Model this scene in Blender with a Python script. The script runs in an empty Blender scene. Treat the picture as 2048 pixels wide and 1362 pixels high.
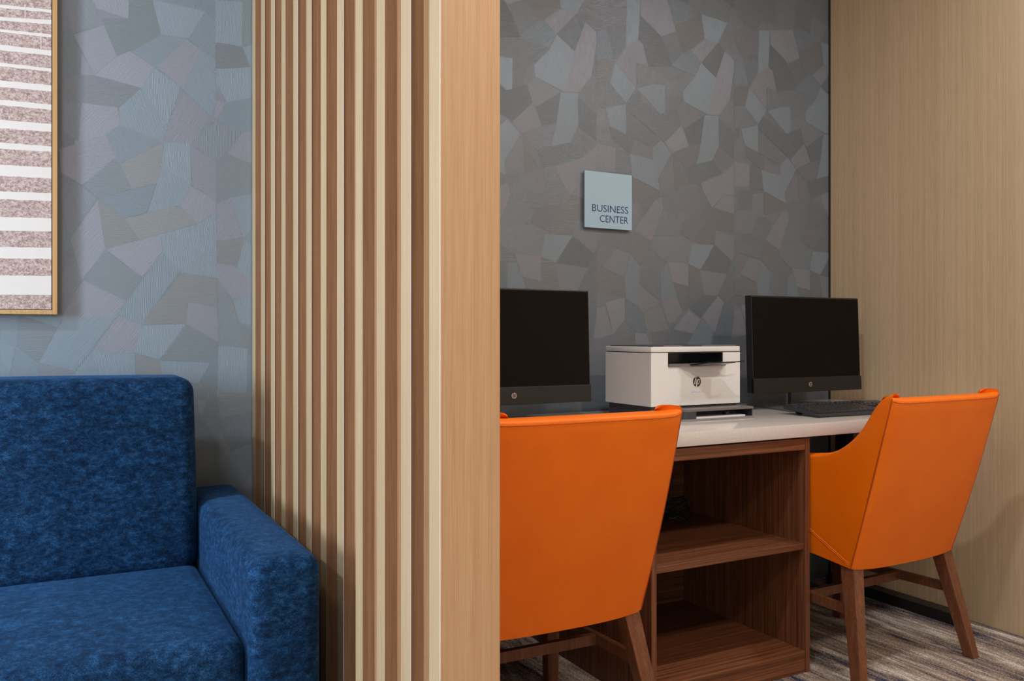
import bpy, bmesh, math, random
from mathutils import Vector, Matrix
random.seed(7)
PI = math.pi
C = bpy.context.scene.collection
CELLS=[(0.13,1.916,0.75,2),(0.031,1.878,0.25,0),(0.213,1.889,0.3,0),(0.299,1.919,0.7,1),(0.367,1.902,0.45,1),(0.438,1.936,0.75,1),(0.488,1.96,0.5,1),(0.105,1.794,0.85,2),(0.174,1.759,0.9,2),(0.306,1.794,0.85,2),(0.246,1.824,0.5,1),(0.149,1.829,0.3,0),(0.445,1.837,0.25,0),(0.495,1.856,0.5,1),(0.448,1.752,0.75,1),(0.367,1.785,0.55,2),(0.259,1.711,0.6,1),(0.213,1.648,0.55,1),(0.142,1.702,0.3,0),(0.111,1.622,0.7,2),(0.08,1.701,0.35,0),(0.037,1.592,0.2,0),(0.416,1.682,0.7,2),(0.333,1.649,0.5,1),(0.466,1.673,0.45,1),(0.431,1.609,0.35,0),(0.187,1.568,0.35,0),(0.099,1.51,0.75,2),(0.213,1.5,0.65,3),(0.299,1.523,0.6,1),(0.367,1.507,0.6,2),(0.488,1.579,0.6,2),(0.452,1.493,0.35,0),(0.13,1.457,0.4,0),(0.279,1.449,0.5,1),(0.354,1.404,0.65,2),(0.2,1.407,0.3,0),(0.252,1.34,0.6,3),(0.136,1.339,0.35,3),(0.08,1.294,0.55,2),(0.474,1.391,0.6,2),(0.431,1.366,0.6,2),(0.381,1.326,0.55,1),(0.194,1.251,0.65,2),(0.306,1.278,0.55,1),(0.445,1.278,0.4,3),(0.488,1.265,0.5,1),(0.142,1.2,0.35,0),(0.361,1.208,0.45,1),(0.233,1.154,0.4,0),(0.347,1.149,0.4,3),(0.459,1.196,0.6,2),(0.111,1.123,0.6,2),(0.043,1.149,0.4,0),(0.367,1.084,0.6,2),(0.266,1.09,0.4,3),(0.431,1.107,0.4,0),(0.142,1.054,0.55,2),(0.259,1.026,0.6,1),(0.347,1.018,0.4,0),(0.481,1.108,0.5,1),(0.049,1.04,0.5,1),(0.445,1.018,0.45,0),(-0.011,1.033,0.5,1),(-0.069,1.039,0.4,1),(0.031,1.782,0.25,0),(0.025,1.679,0.25,0),(0.031,1.496,0.25,0),(0.037,1.401,0.25,0),(0.025,1.305,0.3,0),(0.019,1.223,0.3,0),(0.131,0.943,0.6,1),(0.007,0.945,0.4,0),(0.231,0.935,0.45,0),(0.38,0.919,0.5,1),(0.464,0.917,0.6,1),(0.457,0.835,0.6,2),(0.373,0.865,0.5,0),(0.392,0.784,0.3,0),(0.464,0.746,0.3,0),(0.392,0.636,0.35,0),(0.444,0.645,0.35,0),(0.484,0.594,0.6,2),(0.392,0.703,0.3,0),(1.383,2.122,0.25,4),(1.495,2.16,0.6,4),(1.611,2.204,0.5,4),(1.442,2.058,0.6,4),(1.364,2.006,0.6,4),(1.522,2.112,0.3,4),(1.611,2.14,0.45,4),(1.681,2.152,0.2,4),(1.775,2.199,0.4,2),(1.681,2.199,0.45,4),(1.597,2.049,0.65,4),(1.488,2.014,0.45,4),(1.39,1.948,0.4,4),(1.549,1.966,0.2,4),(1.448,1.933,0.35,4),(1.66,2.036,0.35,4),(1.639,1.92,0.65,4),(1.738,2.078,0.3,4),(1.804,2.107,0.25,4),(1.871,2.204,0.6,4),(1.864,2.086,0.5,4),(1.971,2.215,0.6,4),(2.049,2.217,0.6,4),(1.948,2.156,0.2,4),(1.971,2.091,0.2,4),(2.049,2.123,0.2,4),(2.089,2.262,0.35,1),(2.171,2.206,0.3,4),(2.263,2.3,0.25,4),(2.254,2.233,0.6,4),(2.212,2.143,0.65,4),(2.263,2.099,0.2,4),(2.357,2.271,0.45,4),(2.418,2.335,0.4,4),(2.331,2.096,0.6,4),(2.392,2.046,0.35,4),(2.463,2.29,0.3,4),(2.436,2.218,0.3,3),(2.348,2.197,0.4,4),(2.481,2.112,0.35,4),(2.526,2.254,0.7,4),(2.535,2.087,0.5,4),(2.656,2.344,0.65,4),(2.618,2.235,0.5,4),(2.684,2.205,0.6,4),(2.761,2.273,0.45,1),(2.742,2.339,0.3,4),(2.82,2.416,0.5,4),(2.84,2.321,0.6,4),(2.87,2.397,0.3,4),(2.761,2.189,0.35,4),(2.82,2.219,0.45,4),(2.59,2.176,0.3,4),(2.628,2.087,0.35,4),(2.84,2.124,0.55,4),(2.88,2.236,0.5,4),(2.88,2.102,0.2,4),(1.338,1.929,0.55,4),(1.797,1.973,0.6,4),(1.834,1.942,0.6,4),(1.917,1.99,0.35,4),(1.994,1.995,0.35,4),(1.753,1.906,0.25,4),(1.345,1.817,0.35,4),(1.396,1.835,0.35,4),(1.468,1.816,0.55,4),(1.515,1.862,0.3,4),(1.963,1.916,0.65,4),(2.057,1.948,0.3,4),(2.106,2.03,0.35,4),(2.179,1.983,0.6,4),(2.246,1.973,0.6,4),(2.154,1.897,0.5,4),(1.797,1.821,0.6,4),(1.871,1.873,0.25,4),(1.948,1.858,0.2,4),(2.034,1.819,0.2,4),(1.909,1.792,0.35,4),(2.171,1.809,0.2,4),(2.254,1.858,0.6,4),(2.331,1.834,0.2,4),(2.229,1.764,0.6,4),(2.472,1.984,0.65,4),(2.41,1.916,0.3,4),(2.628,1.909,0.65,4),(2.454,1.808,0.6,4),(2.348,1.895,0.45,4),(2.723,1.941,0.5,4),(2.82,1.96,0.65,4),(2.87,2.03,0.55,4),(2.581,1.883,0.25,4),(2.59,1.803,0.35,4),(2.704,1.815,0.25,4),(2.535,1.81,0.4,4),(2.392,1.755,0.35,4),(2.82,1.834,0.25,4),(2.88,1.819,0.5,4),(2.791,1.88,0.5,4),(1.377,1.731,0.35,4),(1.535,1.784,0.5,4),(1.576,1.83,0.5,4),(1.653,1.774,0.25,4),(1.681,1.849,0.5,4),(1.611,1.711,0.2,4),(1.674,1.682,0.35,4),(1.377,1.646,0.5,4),(1.448,1.653,0.45,4),(1.569,1.642,0.6,4),(1.753,1.672,0.5,4),(1.826,1.673,0.25,4),(1.797,1.743,0.35,4),(1.925,1.732,0.5,4),(2.002,1.715,0.6,4),(2.106,1.707,0.3,4),(2.221,1.673,0.15,4),(2.314,1.728,0.45,4),(1.917,1.633,0.65,4),(2.01,1.629,0.5,4),(2.073,1.672,0.35,4),(1.338,1.574,0.4,4),(1.455,1.562,0.6,4),(1.535,1.546,0.3,4),(1.618,1.535,0.5,4),(1.396,1.517,0.5,4),(1.625,1.612,0.3,4),(1.448,1.487,0.2,4),(1.932,1.566,0.35,4),(2.271,1.633,0.6,4),(2.41,1.651,0.6,4),(2.49,1.645,0.25,4),(2.572,1.652,0.65,4),(2.665,1.708,0.65,4),(2.781,1.691,0.35,4),(2.84,1.654,0.25,4),(2.508,1.559,0.7,4),(2.581,1.571,0.25,4),(2.418,1.566,0.2,4),(2.348,1.56,0.5,4),(2.427,1.493,0.6,4),(2.106,1.561,0.4,4),(2.163,1.527,0.4,4),(2.229,1.474,0.2,4),(2.305,1.492,0.3,4),(2.704,1.56,0.4,4),(2.85,1.549,0.3,4),(2.87,1.593,0.5,4),(2.609,1.512,0.6,4),(1.986,2.274,0.45,4),(2.535,2.35,0.3,4),(1.351,2.156,0.35,4),(2.171,2.302,0.45,4),(2.383,1.972,0.3,4),(1.534,1.43,0.3,4),(1.594,1.289,0.6,4),(1.552,1.241,0.5,4),(1.65,1.291,0.4,4),(1.662,1.219,0.35,4),(1.764,1.403,0.4,4),(1.783,1.361,0.35,4),(1.909,1.389,0.25,4),(1.796,1.292,0.5,4),(1.777,1.238,0.3,4),(1.869,1.29,0.45,4),(1.957,1.337,0.4,4),(2.033,1.374,0.4,4),(2.082,1.343,0.4,4),(1.95,1.244,0.3,4),(1.963,1.2,0.25,4),(2.22,1.412,0.2,4),(2.325,1.4,0.55,4),(2.198,1.337,0.7,4),(2.272,1.329,0.15,4),(2.089,1.265,0.65,4),(2.176,1.245,0.2,4),(2.264,1.236,0.5,4),(2.441,1.383,0.3,4),(2.473,1.284,0.55,4),(2.561,1.365,0.25,4),(2.61,1.439,0.6,4),(2.441,1.23,0.2,4),(2.537,1.245,0.45,4),(2.627,1.283,0.35,4),(2.685,1.401,0.35,4),(2.745,1.343,0.4,4),(2.84,1.341,0.65,4),(2.728,1.262,0.7,4),(2.822,1.253,0.25,4),(2.875,1.242,0.45,4),(2.849,1.44,0.25,4),(1.869,1.198,0.4,4),(1.783,1.169,0.4,4),(1.732,1.088,0.55,4),(1.79,1.126,0.55,4),(1.809,1.035,0.25,4),(1.732,1.014,0.3,4),(1.909,1.166,0.3,4),(1.869,1.133,0.25,4),(1.896,1.035,0.25,4),(1.922,1.008,0.6,4),(1.977,1.101,0.45,4),(2.054,1.141,0.5,4),(2.005,1.069,0.5,4),(2.118,1.092,0.65,4),(2.176,1.149,0.2,4),(2.257,1.127,0.6,4),(2.103,1.176,0.2,4),(2.212,1.036,0.65,4),(2.294,1.064,0.25,4),(2.096,1.024,0.25,4),(1.998,1.019,0.25,4),(2.386,1.106,0.55,4),(2.41,1.17,0.2,4),(2.363,1.036,0.5,4),(1.576,1.392,0.4,4),(1.54,1.338,0.45,4)]
PATCH_LEFT=[(0.8,2,100,[0.085,1.929,0.097,1.909,0.174,1.894,0.175,1.946]),(0.9,2,30,[0.041,1.828,0.114,1.866,0.145,1.788,0.091,1.729]),(0.9,2,55,[0.145,1.787,0.179,1.806,0.24,1.771,0.206,1.71,0.091,1.728]),(0.75,1,110,[0.235,1.957,0.374,1.951,0.33,1.867,0.257,1.865]),(0.8,2,40,[0.324,1.862,0.361,1.839,0.315,1.722,0.244,1.776]),(0.75,1,93,[0.401,1.988,0.478,1.997,0.475,1.868,0.401,1.867]),(0.25,0,0,[0.419,1.865,0.476,1.866,0.498,1.812,0.401,1.793,0.403,1.824]),(0.75,1,95,[0.402,1.791,0.501,1.811,0.501,1.721,0.433,1.699,0.403,1.757]),(0.65,1,92,[0.24,1.769,0.308,1.727,0.273,1.616,0.206,1.71]),(0.55,1,120,[0.361,1.839,0.401,1.819,0.401,1.692,0.39,1.654,0.315,1.721]),(0.55,1,110,[0.152,1.649,0.206,1.708,0.273,1.613,0.262,1.568,0.154,1.602]),(0.5,2,60,[0.309,1.719,0.39,1.654,0.335,1.57,0.263,1.568,0.276,1.616]),(0.75,2,50,[0.061,1.649,0.147,1.648,0.154,1.603,0.12,1.571,0.043,1.537]),(0.5,1,150,[0.181,1.806,0.257,1.863,0.324,1.862,0.24,1.771]),(0.3,0,5,[0.114,1.867,0.106,1.884,0.174,1.894,0.179,1.806,0.146,1.788]),(0.3,0,0,[0.175,1.946,0.235,1.957,0.257,1.865,0.18,1.806]),(0.35,4,20,[0.091,1.726,0.206,1.71,0.149,1.649,0.061,1.649,0.007,1.713]),(0.42,1,60,[0.374,1.951,0.401,1.927,0.401,1.821,0.332,1.864]),(0.7,2,60,[0.402,1.701,0.43,1.699,0.403,1.648,0.398,1.653]),(0.35,0,90,[0.476,2.002,0.504,2.008,0.503,1.878,0.475,1.868]),(0.65,1,90,[0.478,1.865,0.504,1.876,0.504,1.811,0.498,1.813]),(0.42,1,150,[0.433,1.698,0.501,1.719,0.504,1.617,0.441,1.63,0.403,1.646]),(0.38,4,120,[0.027,1.918,0.085,1.929,0.109,1.883,0.114,1.868,0.041,1.831,0.036,1.834]),(0.3,4,140,[0.007,1.914,0.027,1.918,0.036,1.834,0.007,1.852]),(0.25,0,5,[0.007,1.821,0.039,1.829,0.06,1.783,0.058,1.723,0.007,1.714]),(0.65,2,50,[0.06,1.783,0.091,1.728,0.058,1.723]),(0.3,4,150,[0.007,1.708,0.061,1.65,0.007,1.649]),(0.35,4,110,[0.007,1.647,0.06,1.65,0.053,1.545,0.011,1.572]),(0.75,2,20,[0.062,1.545,0.118,1.57,0.143,1.513,0.062,1.431,0.011,1.459,0.007,1.52]),(0.38,1,130,[0.12,1.57,0.154,1.602,0.262,1.568,0.154,1.496]),(0.65,3,15,[0.154,1.494,0.263,1.567,0.257,1.495,0.247,1.452,0.183,1.43]),(0.65,1,92,[0.264,1.567,0.332,1.571,0.337,1.454,0.258,1.495]),(0.6,2,20,[0.336,1.563,0.403,1.525,0.403,1.416,0.339,1.454]),(0.4,0,90,[0.335,1.571,0.401,1.642,0.487,1.624,0.43,1.552,0.403,1.525]),(0.65,2,50,[0.482,1.621,0.504,1.623,0.504,1.531,0.433,1.553]),(0.33,0,120,[0.405,1.522,0.433,1.552,0.503,1.528,0.503,1.441,0.403,1.405]),(0.42,0,0,[0.067,1.431,0.142,1.51,0.154,1.496,0.183,1.43,0.099,1.398]),(0.38,1,160,[0.099,1.397,0.245,1.45,0.22,1.367,0.164,1.349]),(0.58,1,110,[0.257,1.493,0.337,1.453,0.305,1.394,0.222,1.367,0.247,1.452]),(0.7,2,65,[0.336,1.451,0.403,1.415,0.403,1.383,0.353,1.346,0.305,1.392]),(0.65,3,20,[0.164,1.347,0.304,1.391,0.353,1.346,0.203,1.292,0.183,1.298]),(0.38,3,5,[0.099,1.394,0.164,1.349,0.203,1.291,0.118,1.268]),(0.65,2,50,[0.099,1.393,0.117,1.261,0.061,1.177,0.034,1.286]),(0.6,2,50,[0.405,1.405,0.441,1.425,0.476,1.314,0.405,1.296]),(0.62,1,45,[0.441,1.425,0.503,1.441,0.503,1.341,0.479,1.31,0.457,1.381]),(0.38,4,110,[0.045,1.438,0.098,1.398,0.034,1.287,0.011,1.371]),(0.3,4,20,[0.007,1.412,0.043,1.438,0.011,1.373]),(0.25,4,0,[0.007,1.458,0.011,1.459,0.046,1.441,0.007,1.414]),(0.6,1,95,[0.249,1.307,0.353,1.344,0.403,1.382,0.405,1.269,0.371,1.266,0.304,1.211,0.259,1.263]),(0.75,2,45,[0.118,1.261,0.183,1.283,0.249,1.307,0.259,1.263,0.21,1.189]),(0.4,0,140,[0.115,1.26,0.21,1.187,0.166,1.124,0.064,1.177]),(0.38,1,90,[0.259,1.261,0.306,1.211,0.205,1.057,0.147,1.085]),(0.52,1,80,[0.306,1.213,0.371,1.266,0.405,1.268,0.406,1.193,0.308,1.206]),(0.42,3,0,[0.308,1.205,0.406,1.191,0.406,1.109,0.327,1.122,0.321,1.063,0.211,1.058]),(0.7,2,130,[0.329,1.122,0.406,1.108,0.408,1.01,0.321,1.063]),(0.62,2,45,[0.064,1.176,0.168,1.123,0.147,1.085,0.016,1.07,0.0,1.077]),(0.62,2,55,[0.149,1.083,0.205,1.057,0.192,0.98,0.084,0.983]),(0.7,1,92,[0.205,1.055,0.321,1.061,0.254,0.962,0.191,0.98]),(0.38,0,0,[0.323,1.059,0.408,1.008,0.388,0.951,0.256,0.96]),(0.7,1,100,[0.084,0.983,0.191,0.978,0.192,0.908,0.106,0.91]),(0.45,3,0,[0.192,0.978,0.254,0.96,0.262,0.906,0.193,0.908]),(0.6,1,90,[0.254,0.958,0.388,0.951,0.357,0.893,0.262,0.906]),(0.7,1,92,[0.41,0.999,0.49,0.991,0.488,0.864,0.406,0.853]),(0.38,0,60,[0.407,1.191,0.446,1.135,0.467,1.067,0.49,0.992,0.41,1.0]),(0.65,2,45,[0.405,1.236,0.453,1.229,0.502,1.195,0.502,1.147,0.448,1.135,0.406,1.193]),(0.38,3,0,[0.406,1.302,0.481,1.306,0.46,1.227,0.406,1.238]),(0.55,1,80,[0.481,1.306,0.502,1.296,0.502,1.187,0.46,1.226]),(0.55,1,80,[0.449,1.134,0.502,1.147,0.502,1.06,0.467,1.067]),(0.5,1,45,[0.015,1.07,0.147,1.085,0.045,0.935,-0.04,0.958]),(0.36,0,0,[-0.082,1.079,0.003,1.051,-0.04,0.958,-0.085,1.002]),(0.62,1,120,[-0.067,1.078,0.016,1.077,0.003,1.051]),(0.65,1,130,[-0.126,1.009,-0.091,1.002,-0.107,0.916,-0.126,0.916]),(0.5,1,130,[-0.091,1.0,-0.04,0.956,-0.043,0.914,-0.106,0.916]),(0.48,1,130,[-0.126,1.08,-0.085,1.081,-0.089,1.002,-0.126,1.01]),(0.42,4,20,[-0.04,0.956,0.045,0.935,0.044,0.912,-0.041,0.914]),(0.5,1,60,[0.085,0.981,0.106,0.91,0.045,0.913,0.045,0.933]),(0.4,4,50,[0.044,1.246,0.061,1.179,0.015,1.08,0.0,1.077,0.006,1.182]),(0.3,4,20,[0.006,1.251,0.044,1.243,0.006,1.189]),(0.6,3,5,[0.415,0.865,0.486,0.864,0.502,0.834,0.502,0.807,0.412,0.79,0.412,0.817]),(0.38,4,95,[0.412,0.789,0.502,0.806,0.502,0.716,0.444,0.696,0.413,0.759]),(0.42,4,45,[0.444,0.695,0.502,0.715,0.502,0.625,0.471,0.585,0.453,0.587,0.417,0.653]),(0.55,3,0,[0.412,0.759,0.443,0.696,0.412,0.648]),(0.75,2,45,[0.502,0.624,0.503,0.577,0.471,0.585]),(0.6,2,45,[0.352,0.845,0.378,0.84,0.362,0.798]),(0.4,4,120,[0.378,0.839,0.412,0.811,0.413,0.714,0.362,0.795])]
PATCH_ROLL=[(0.65,1,100,[1.844,2.26,1.904,2.271,1.897,2.123,1.84,2.084]),(0.58,2,120,[1.84,2.084,1.897,2.122,1.917,2.11,1.941,2.031,1.885,2.036,1.886,1.944,1.795,2.023]),(0.65,1,100,[1.793,2.023,1.886,1.942,1.839,1.879,1.769,1.945]),(0.58,2,80,[1.907,2.272,2.031,2.295,2.073,2.184,2.003,2.153,1.907,2.215]),(0.16,0,10,[1.906,2.213,1.999,2.153,2.052,2.049,1.943,2.029,1.921,2.111,1.895,2.123]),(0.2,0,110,[2.005,2.151,2.077,2.184,2.107,2.107,2.052,2.051]),(0.35,1,0,[2.045,2.289,2.137,2.298,2.136,2.236,2.066,2.21]),(0.25,3,170,[2.066,2.21,2.137,2.236,2.196,2.275,2.214,2.179,2.143,2.124,2.109,2.113,2.077,2.184]),(0.62,1,90,[2.199,2.27,2.334,2.265,2.281,2.172,2.214,2.179]),(0.56,2,60,[2.145,2.123,2.218,2.175,2.283,2.176,2.197,2.086]),(0.16,0,120,[2.283,2.174,2.317,2.149,2.272,2.037,2.199,2.085]),(0.3,0,150,[2.199,2.278,2.233,2.333,2.311,2.348,2.357,2.319,2.33,2.259]),(0.6,2,85,[2.317,2.147,2.371,2.114,2.342,1.958,2.289,1.892,2.225,1.887,2.272,2.036]),(0.66,1,95,[2.197,2.082,2.272,2.035,2.229,1.887,2.11,1.923,2.107,1.962,2.17,2.027]),(0.33,1,45,[2.11,2.109,2.145,2.122,2.197,2.085,2.166,2.029,2.077,2.044,2.052,2.054]),(0.36,0,30,[1.943,2.028,2.05,2.044,2.166,2.028,2.109,1.968,2.073,1.94,2.026,1.926,2.024,1.972,1.968,1.97]),(0.66,1,110,[1.89,1.941,1.968,1.969,2.022,1.972,2.02,1.868,1.999,1.859]),(0.34,2,20,[1.709,2.235,1.844,2.26,1.837,2.167,1.751,2.147,1.721,2.186]),(0.3,1,60,[1.713,2.124,1.751,2.136,1.788,2.036,1.711,2.021]),(0.2,0,60,[1.754,2.145,1.839,2.167,1.837,2.084,1.791,2.033]),(0.25,3,10,[1.711,2.016,1.79,2.028,1.77,1.948,1.714,1.942]),(0.3,0,90,[1.887,2.035,1.941,2.031,1.968,1.97,1.89,1.943]),(0.2,0,90,[2.371,2.117,2.397,2.13,2.397,1.966,2.348,1.959]),(0.2,0,90,[2.397,2.253,2.365,2.215,2.397,2.177]),(0.12,1,20,[2.311,2.348,2.38,2.361,2.357,2.319]),(0.15,0,20,[2.084,2.305,2.137,2.315,2.137,2.3]),(0.25,0,60,[1.711,1.939,1.769,1.945,1.841,1.882,1.746,1.848,1.714,1.852]),(0.65,1,92,[1.749,1.851,1.839,1.877,1.841,1.767,1.769,1.788]),(0.58,2,92,[1.713,1.719,1.795,1.712,1.791,1.623,1.711,1.619]),(0.26,0,0,[1.796,1.712,1.857,1.697,1.865,1.618,1.791,1.623]),(0.66,1,90,[1.857,1.698,1.979,1.682,1.989,1.617,1.996,1.572,1.869,1.614]),(0.62,1,100,[1.962,1.729,2.001,1.761,2.052,1.719,1.989,1.617,1.962,1.685]),(0.48,4,130,[2.078,1.892,2.112,1.922,2.214,1.884,2.112,1.817,2.1,1.831]),(0.16,0,0,[2.214,1.883,2.196,1.771,2.136,1.756,2.112,1.817]),(0.62,1,90,[2.214,1.883,2.285,1.889,2.287,1.772,2.253,1.711,2.174,1.688,2.196,1.771]),(0.48,2,60,[2.02,1.755,2.1,1.829,2.136,1.756,2.055,1.72]),(0.18,0,90,[2.287,1.876,2.371,1.819,2.371,1.723,2.287,1.769]),(0.3,0,80,[2.289,1.893,2.346,1.96,2.397,1.883,2.397,1.81,2.373,1.825,2.287,1.879]),(0.3,2,160,[2.055,1.72,2.192,1.771,2.174,1.688,2.116,1.67]),(0.18,0,15,[2.116,1.67,2.253,1.71,2.304,1.664,2.136,1.605]),(0.4,4,140,[2.255,1.712,2.287,1.768,2.369,1.718,2.304,1.664]),(0.6,2,92,[2.196,1.618,2.304,1.662,2.371,1.711,2.397,1.705,2.397,1.582,2.315,1.586,2.251,1.526,2.205,1.59]),(0.38,4,140,[1.842,1.86,1.999,1.764,1.962,1.729,1.844,1.764]),(0.17,0,20,[1.867,1.914,1.996,1.859,2.078,1.89,2.1,1.831,2.02,1.755,1.841,1.862,1.841,1.884]),(0.28,3,120,[2.059,1.715,2.127,1.609,2.069,1.583]),(0.4,4,80,[2.055,1.717,2.069,1.582,1.996,1.573,1.991,1.617]),(0.26,3,160,[1.869,1.614,1.994,1.57,1.979,1.544,1.874,1.514]),(0.3,4,150,[1.769,1.786,1.841,1.765,1.877,1.742,1.857,1.699,1.778,1.742]),(0.52,2,80,[2.003,1.548,2.013,1.507,1.955,1.378,1.879,1.417,1.972,1.534]),(0.25,3,0,[1.877,1.409,1.951,1.377,1.911,1.285,1.859,1.331,1.867,1.402]),(0.33,0,50,[1.963,1.399,2.017,1.51,2.109,1.46,2.091,1.412]),(0.4,0,50,[1.968,1.398,2.091,1.41,2.152,1.38,2.134,1.304,2.013,1.311,1.955,1.358]),(0.3,2,120,[2.105,1.46,2.148,1.483,2.229,1.485,2.155,1.39,2.098,1.415]),(0.22,3,0,[2.255,1.524,2.365,1.509,2.396,1.432,2.274,1.441,2.266,1.383,2.155,1.39]),(0.5,2,60,[2.259,1.527,2.315,1.583,2.397,1.578,2.369,1.508]),(0.68,1,90,[2.152,1.38,2.262,1.381,2.192,1.283,2.134,1.303]),(0.52,4,90,[2.27,1.439,2.394,1.413,2.355,1.324,2.266,1.382]),(0.15,0,130,[2.264,1.38,2.353,1.321,2.327,1.27,2.196,1.283]),(0.64,2,95,[2.031,1.309,2.132,1.303,2.132,1.217,2.055,1.232]),(0.5,4,60,[1.79,1.341,1.859,1.331,1.834,1.241,1.743,1.273]),(0.36,4,150,[1.735,1.402,1.864,1.402,1.86,1.334,1.714,1.362]),(0.32,2,150,[1.714,1.359,1.788,1.341,1.743,1.273,1.711,1.287]),(0.6,1,90,[2.397,1.508,2.369,1.506,2.394,1.432]),(0.22,1,110,[2.353,1.319,2.397,1.403,2.397,1.209,2.285,1.206,2.327,1.27]),(0.54,4,100,[2.191,1.281,2.329,1.27,2.279,1.184,2.211,1.184]),(0.22,3,5,[2.134,1.302,2.191,1.28,2.211,1.185,2.137,1.131]),(0.5,1,92,[1.859,1.328,1.907,1.284,1.897,1.133,1.838,1.165,1.835,1.239]),(0.28,3,165,[1.717,1.264,1.835,1.239,1.835,1.168,1.71,1.194]),(0.62,2,50,[1.747,1.147,1.835,1.168,1.835,1.088,1.783,1.033,1.768,1.09]),(0.55,2,60,[1.709,1.126,1.745,1.134,1.777,1.05,1.784,1.033,1.709,1.017]),(0.68,2,100,[1.882,1.039,1.934,1.034,1.952,0.994,1.882,0.995]),(0.52,3,25,[2.005,1.156,2.074,1.182,2.104,1.115,2.047,1.069,2.032,1.081]),(0.42,3,20,[1.919,1.113,1.998,1.138,2.028,1.081,2.042,1.052,1.937,1.035]),(0.68,2,40,[2.135,1.126,2.193,1.091,2.157,1.035,2.061,1.052]),(0.64,2,50,[2.281,1.18,2.312,1.161,2.266,1.042,2.199,1.098]),(0.5,1,90,[2.205,1.088,2.258,1.051,2.242,0.993,2.125,0.994]),(0.54,2,60,[2.371,1.125,2.441,1.153,2.441,1.035,2.35,1.016]),(0.2,0,20,[2.049,1.049,2.159,1.034,2.125,0.994,2.024,0.996]),(0.2,0,120,[2.141,1.134,2.213,1.182,2.277,1.182,2.197,1.098]),(0.24,3,0,[2.061,1.228,2.131,1.216,2.133,1.131,2.104,1.117]),(0.64,2,95,[2.042,1.276,2.133,1.279,2.133,1.217,2.059,1.231]),(0.28,1,120,[1.838,1.162,1.917,1.114,1.934,1.035,1.882,1.041,1.835,1.085]),(0.42,2,30,[1.897,1.217,1.998,1.153,1.917,1.114,1.893,1.136]),(0.32,0,90,[1.902,1.271,1.99,1.274,1.998,1.159,1.902,1.22]),(0.2,0,60,[2.283,1.184,2.329,1.27,2.4,1.27,2.358,1.217,2.371,1.128,2.314,1.162]),(0.18,1,100,[2.314,1.159,2.366,1.125,2.345,0.992,2.246,0.993,2.266,1.042]),(0.2,0,60,[2.405,1.273,2.477,1.246,2.413,1.145,2.362,1.134,2.358,1.217]),(0.42,1,60,[2.001,1.274,2.038,1.276,2.078,1.182,2.001,1.158])]


# ------------------------------------------------------------------ helpers
def lin(r, g, b):
    f = lambda v: (v/255/12.92) if v/255 <= .04045 else ((v/255+.055)/1.055)**2.4
    return (f(r), f(g), f(b), 1)

def tag(o, label=None, cat=None, group=None, kind=None):
    if label: o['label'] = label
    if cat: o['category'] = cat
    if group: o['group'] = group
    if kind: o['kind'] = kind
    return o

def empty(name, loc=(0, 0, 0), rz=0, **k):
    o = bpy.data.objects.new(name, None); C.objects.link(o)
    o.location = loc; o.rotation_euler = (0, 0, rz); o.empty_display_size = .05
    return tag(o, **k)

def obj(name, bm, mats, parent=None, smooth=None):
    me = bpy.data.meshes.new(name)
    bmesh.ops.recalc_face_normals(bm, faces=bm.faces[:])
    bm.to_mesh(me); bm.free()
    if not isinstance(mats, (list, tuple)): mats = [mats]
    for m in mats: me.materials.append(m)
    if smooth is not None:
        for p in me.polygons: p.use_smooth = True
        me.set_sharp_from_angle(angle=math.radians(smooth))
    o = bpy.data.objects.new(name, me); C.objects.link(o)
    if parent: o.parent = parent
    return o

def box(bm, x0, x1, y0, y1, z0, z1, bev=0, seg=2, mi=0):
    g = bmesh.ops.create_cube(bm, size=1)
    vs = g['verts']
    for v in vs:
        v.co = Vector(((x0+x1)/2+v.co.x*(x1-x0), (y0+y1)/2+v.co.y*(y1-y0), (z0+z1)/2+v.co.z*(z1-z0)))
    fs = {f for v in vs for f in v.link_faces}
    for f in fs: f.material_index = mi
    if bev:
        es = list({e for v in vs for e in v.link_edges})
        bmesh.ops.bevel(bm, geom=es, offset=bev, segments=seg, profile=.5, affect='EDGES')

def hexa(bm, lo, hi):
    """solid from a lower and an upper loop of points"""
    a = [bm.verts.new(p) for p in lo]; b = [bm.verts.new(p) for p in hi]
    bm.faces.new(a[::-1]); bm.faces.new(b)
    n = len(a)
    for i in range(n): bm.faces.new((a[i], a[(i+1) % n], b[(i+1) % n], b[i]))

def prism(bm, pts, z0, z1):
    hexa(bm, [(x, y, z0) for x, y in pts], [(x, y, z1) for x, y in pts])

def prism_xz(bm, pts, y0, y1):
    hexa(bm, [(x, y0, z) for x, z in pts], [(x, y1, z) for x, z in pts])

def tube(bm, pts, r, n=8, close=False):
    pts = [Vector(p) for p in pts]
    rings = []
    up = Vector((.13, .27, .95)).normalized()
    for i, p in enumerate(pts):
        a = pts[max(i-1, 0)]; b = pts[min(i+1, len(pts)-1)]
        t = (b-a).normalized()
        s = t.cross(up)
        if s.length < 1e-3: s = t.cross(Vector((1, 0, 0)))
        s.normalize(); q = t.cross(s)
        rings.append([bm.verts.new(p+r*(math.cos(2*PI*k/n)*s+math.sin(2*PI*k/n)*q)) for k in range(n)])
    for A, B in zip(rings, rings[1:]):
        for k in range(n): bm.faces.new((A[k], A[(k+1) % n], B[(k+1) % n], B[k]))
    bm.faces.new(rings[0][::-1]); bm.faces.new(rings[-1])

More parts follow.
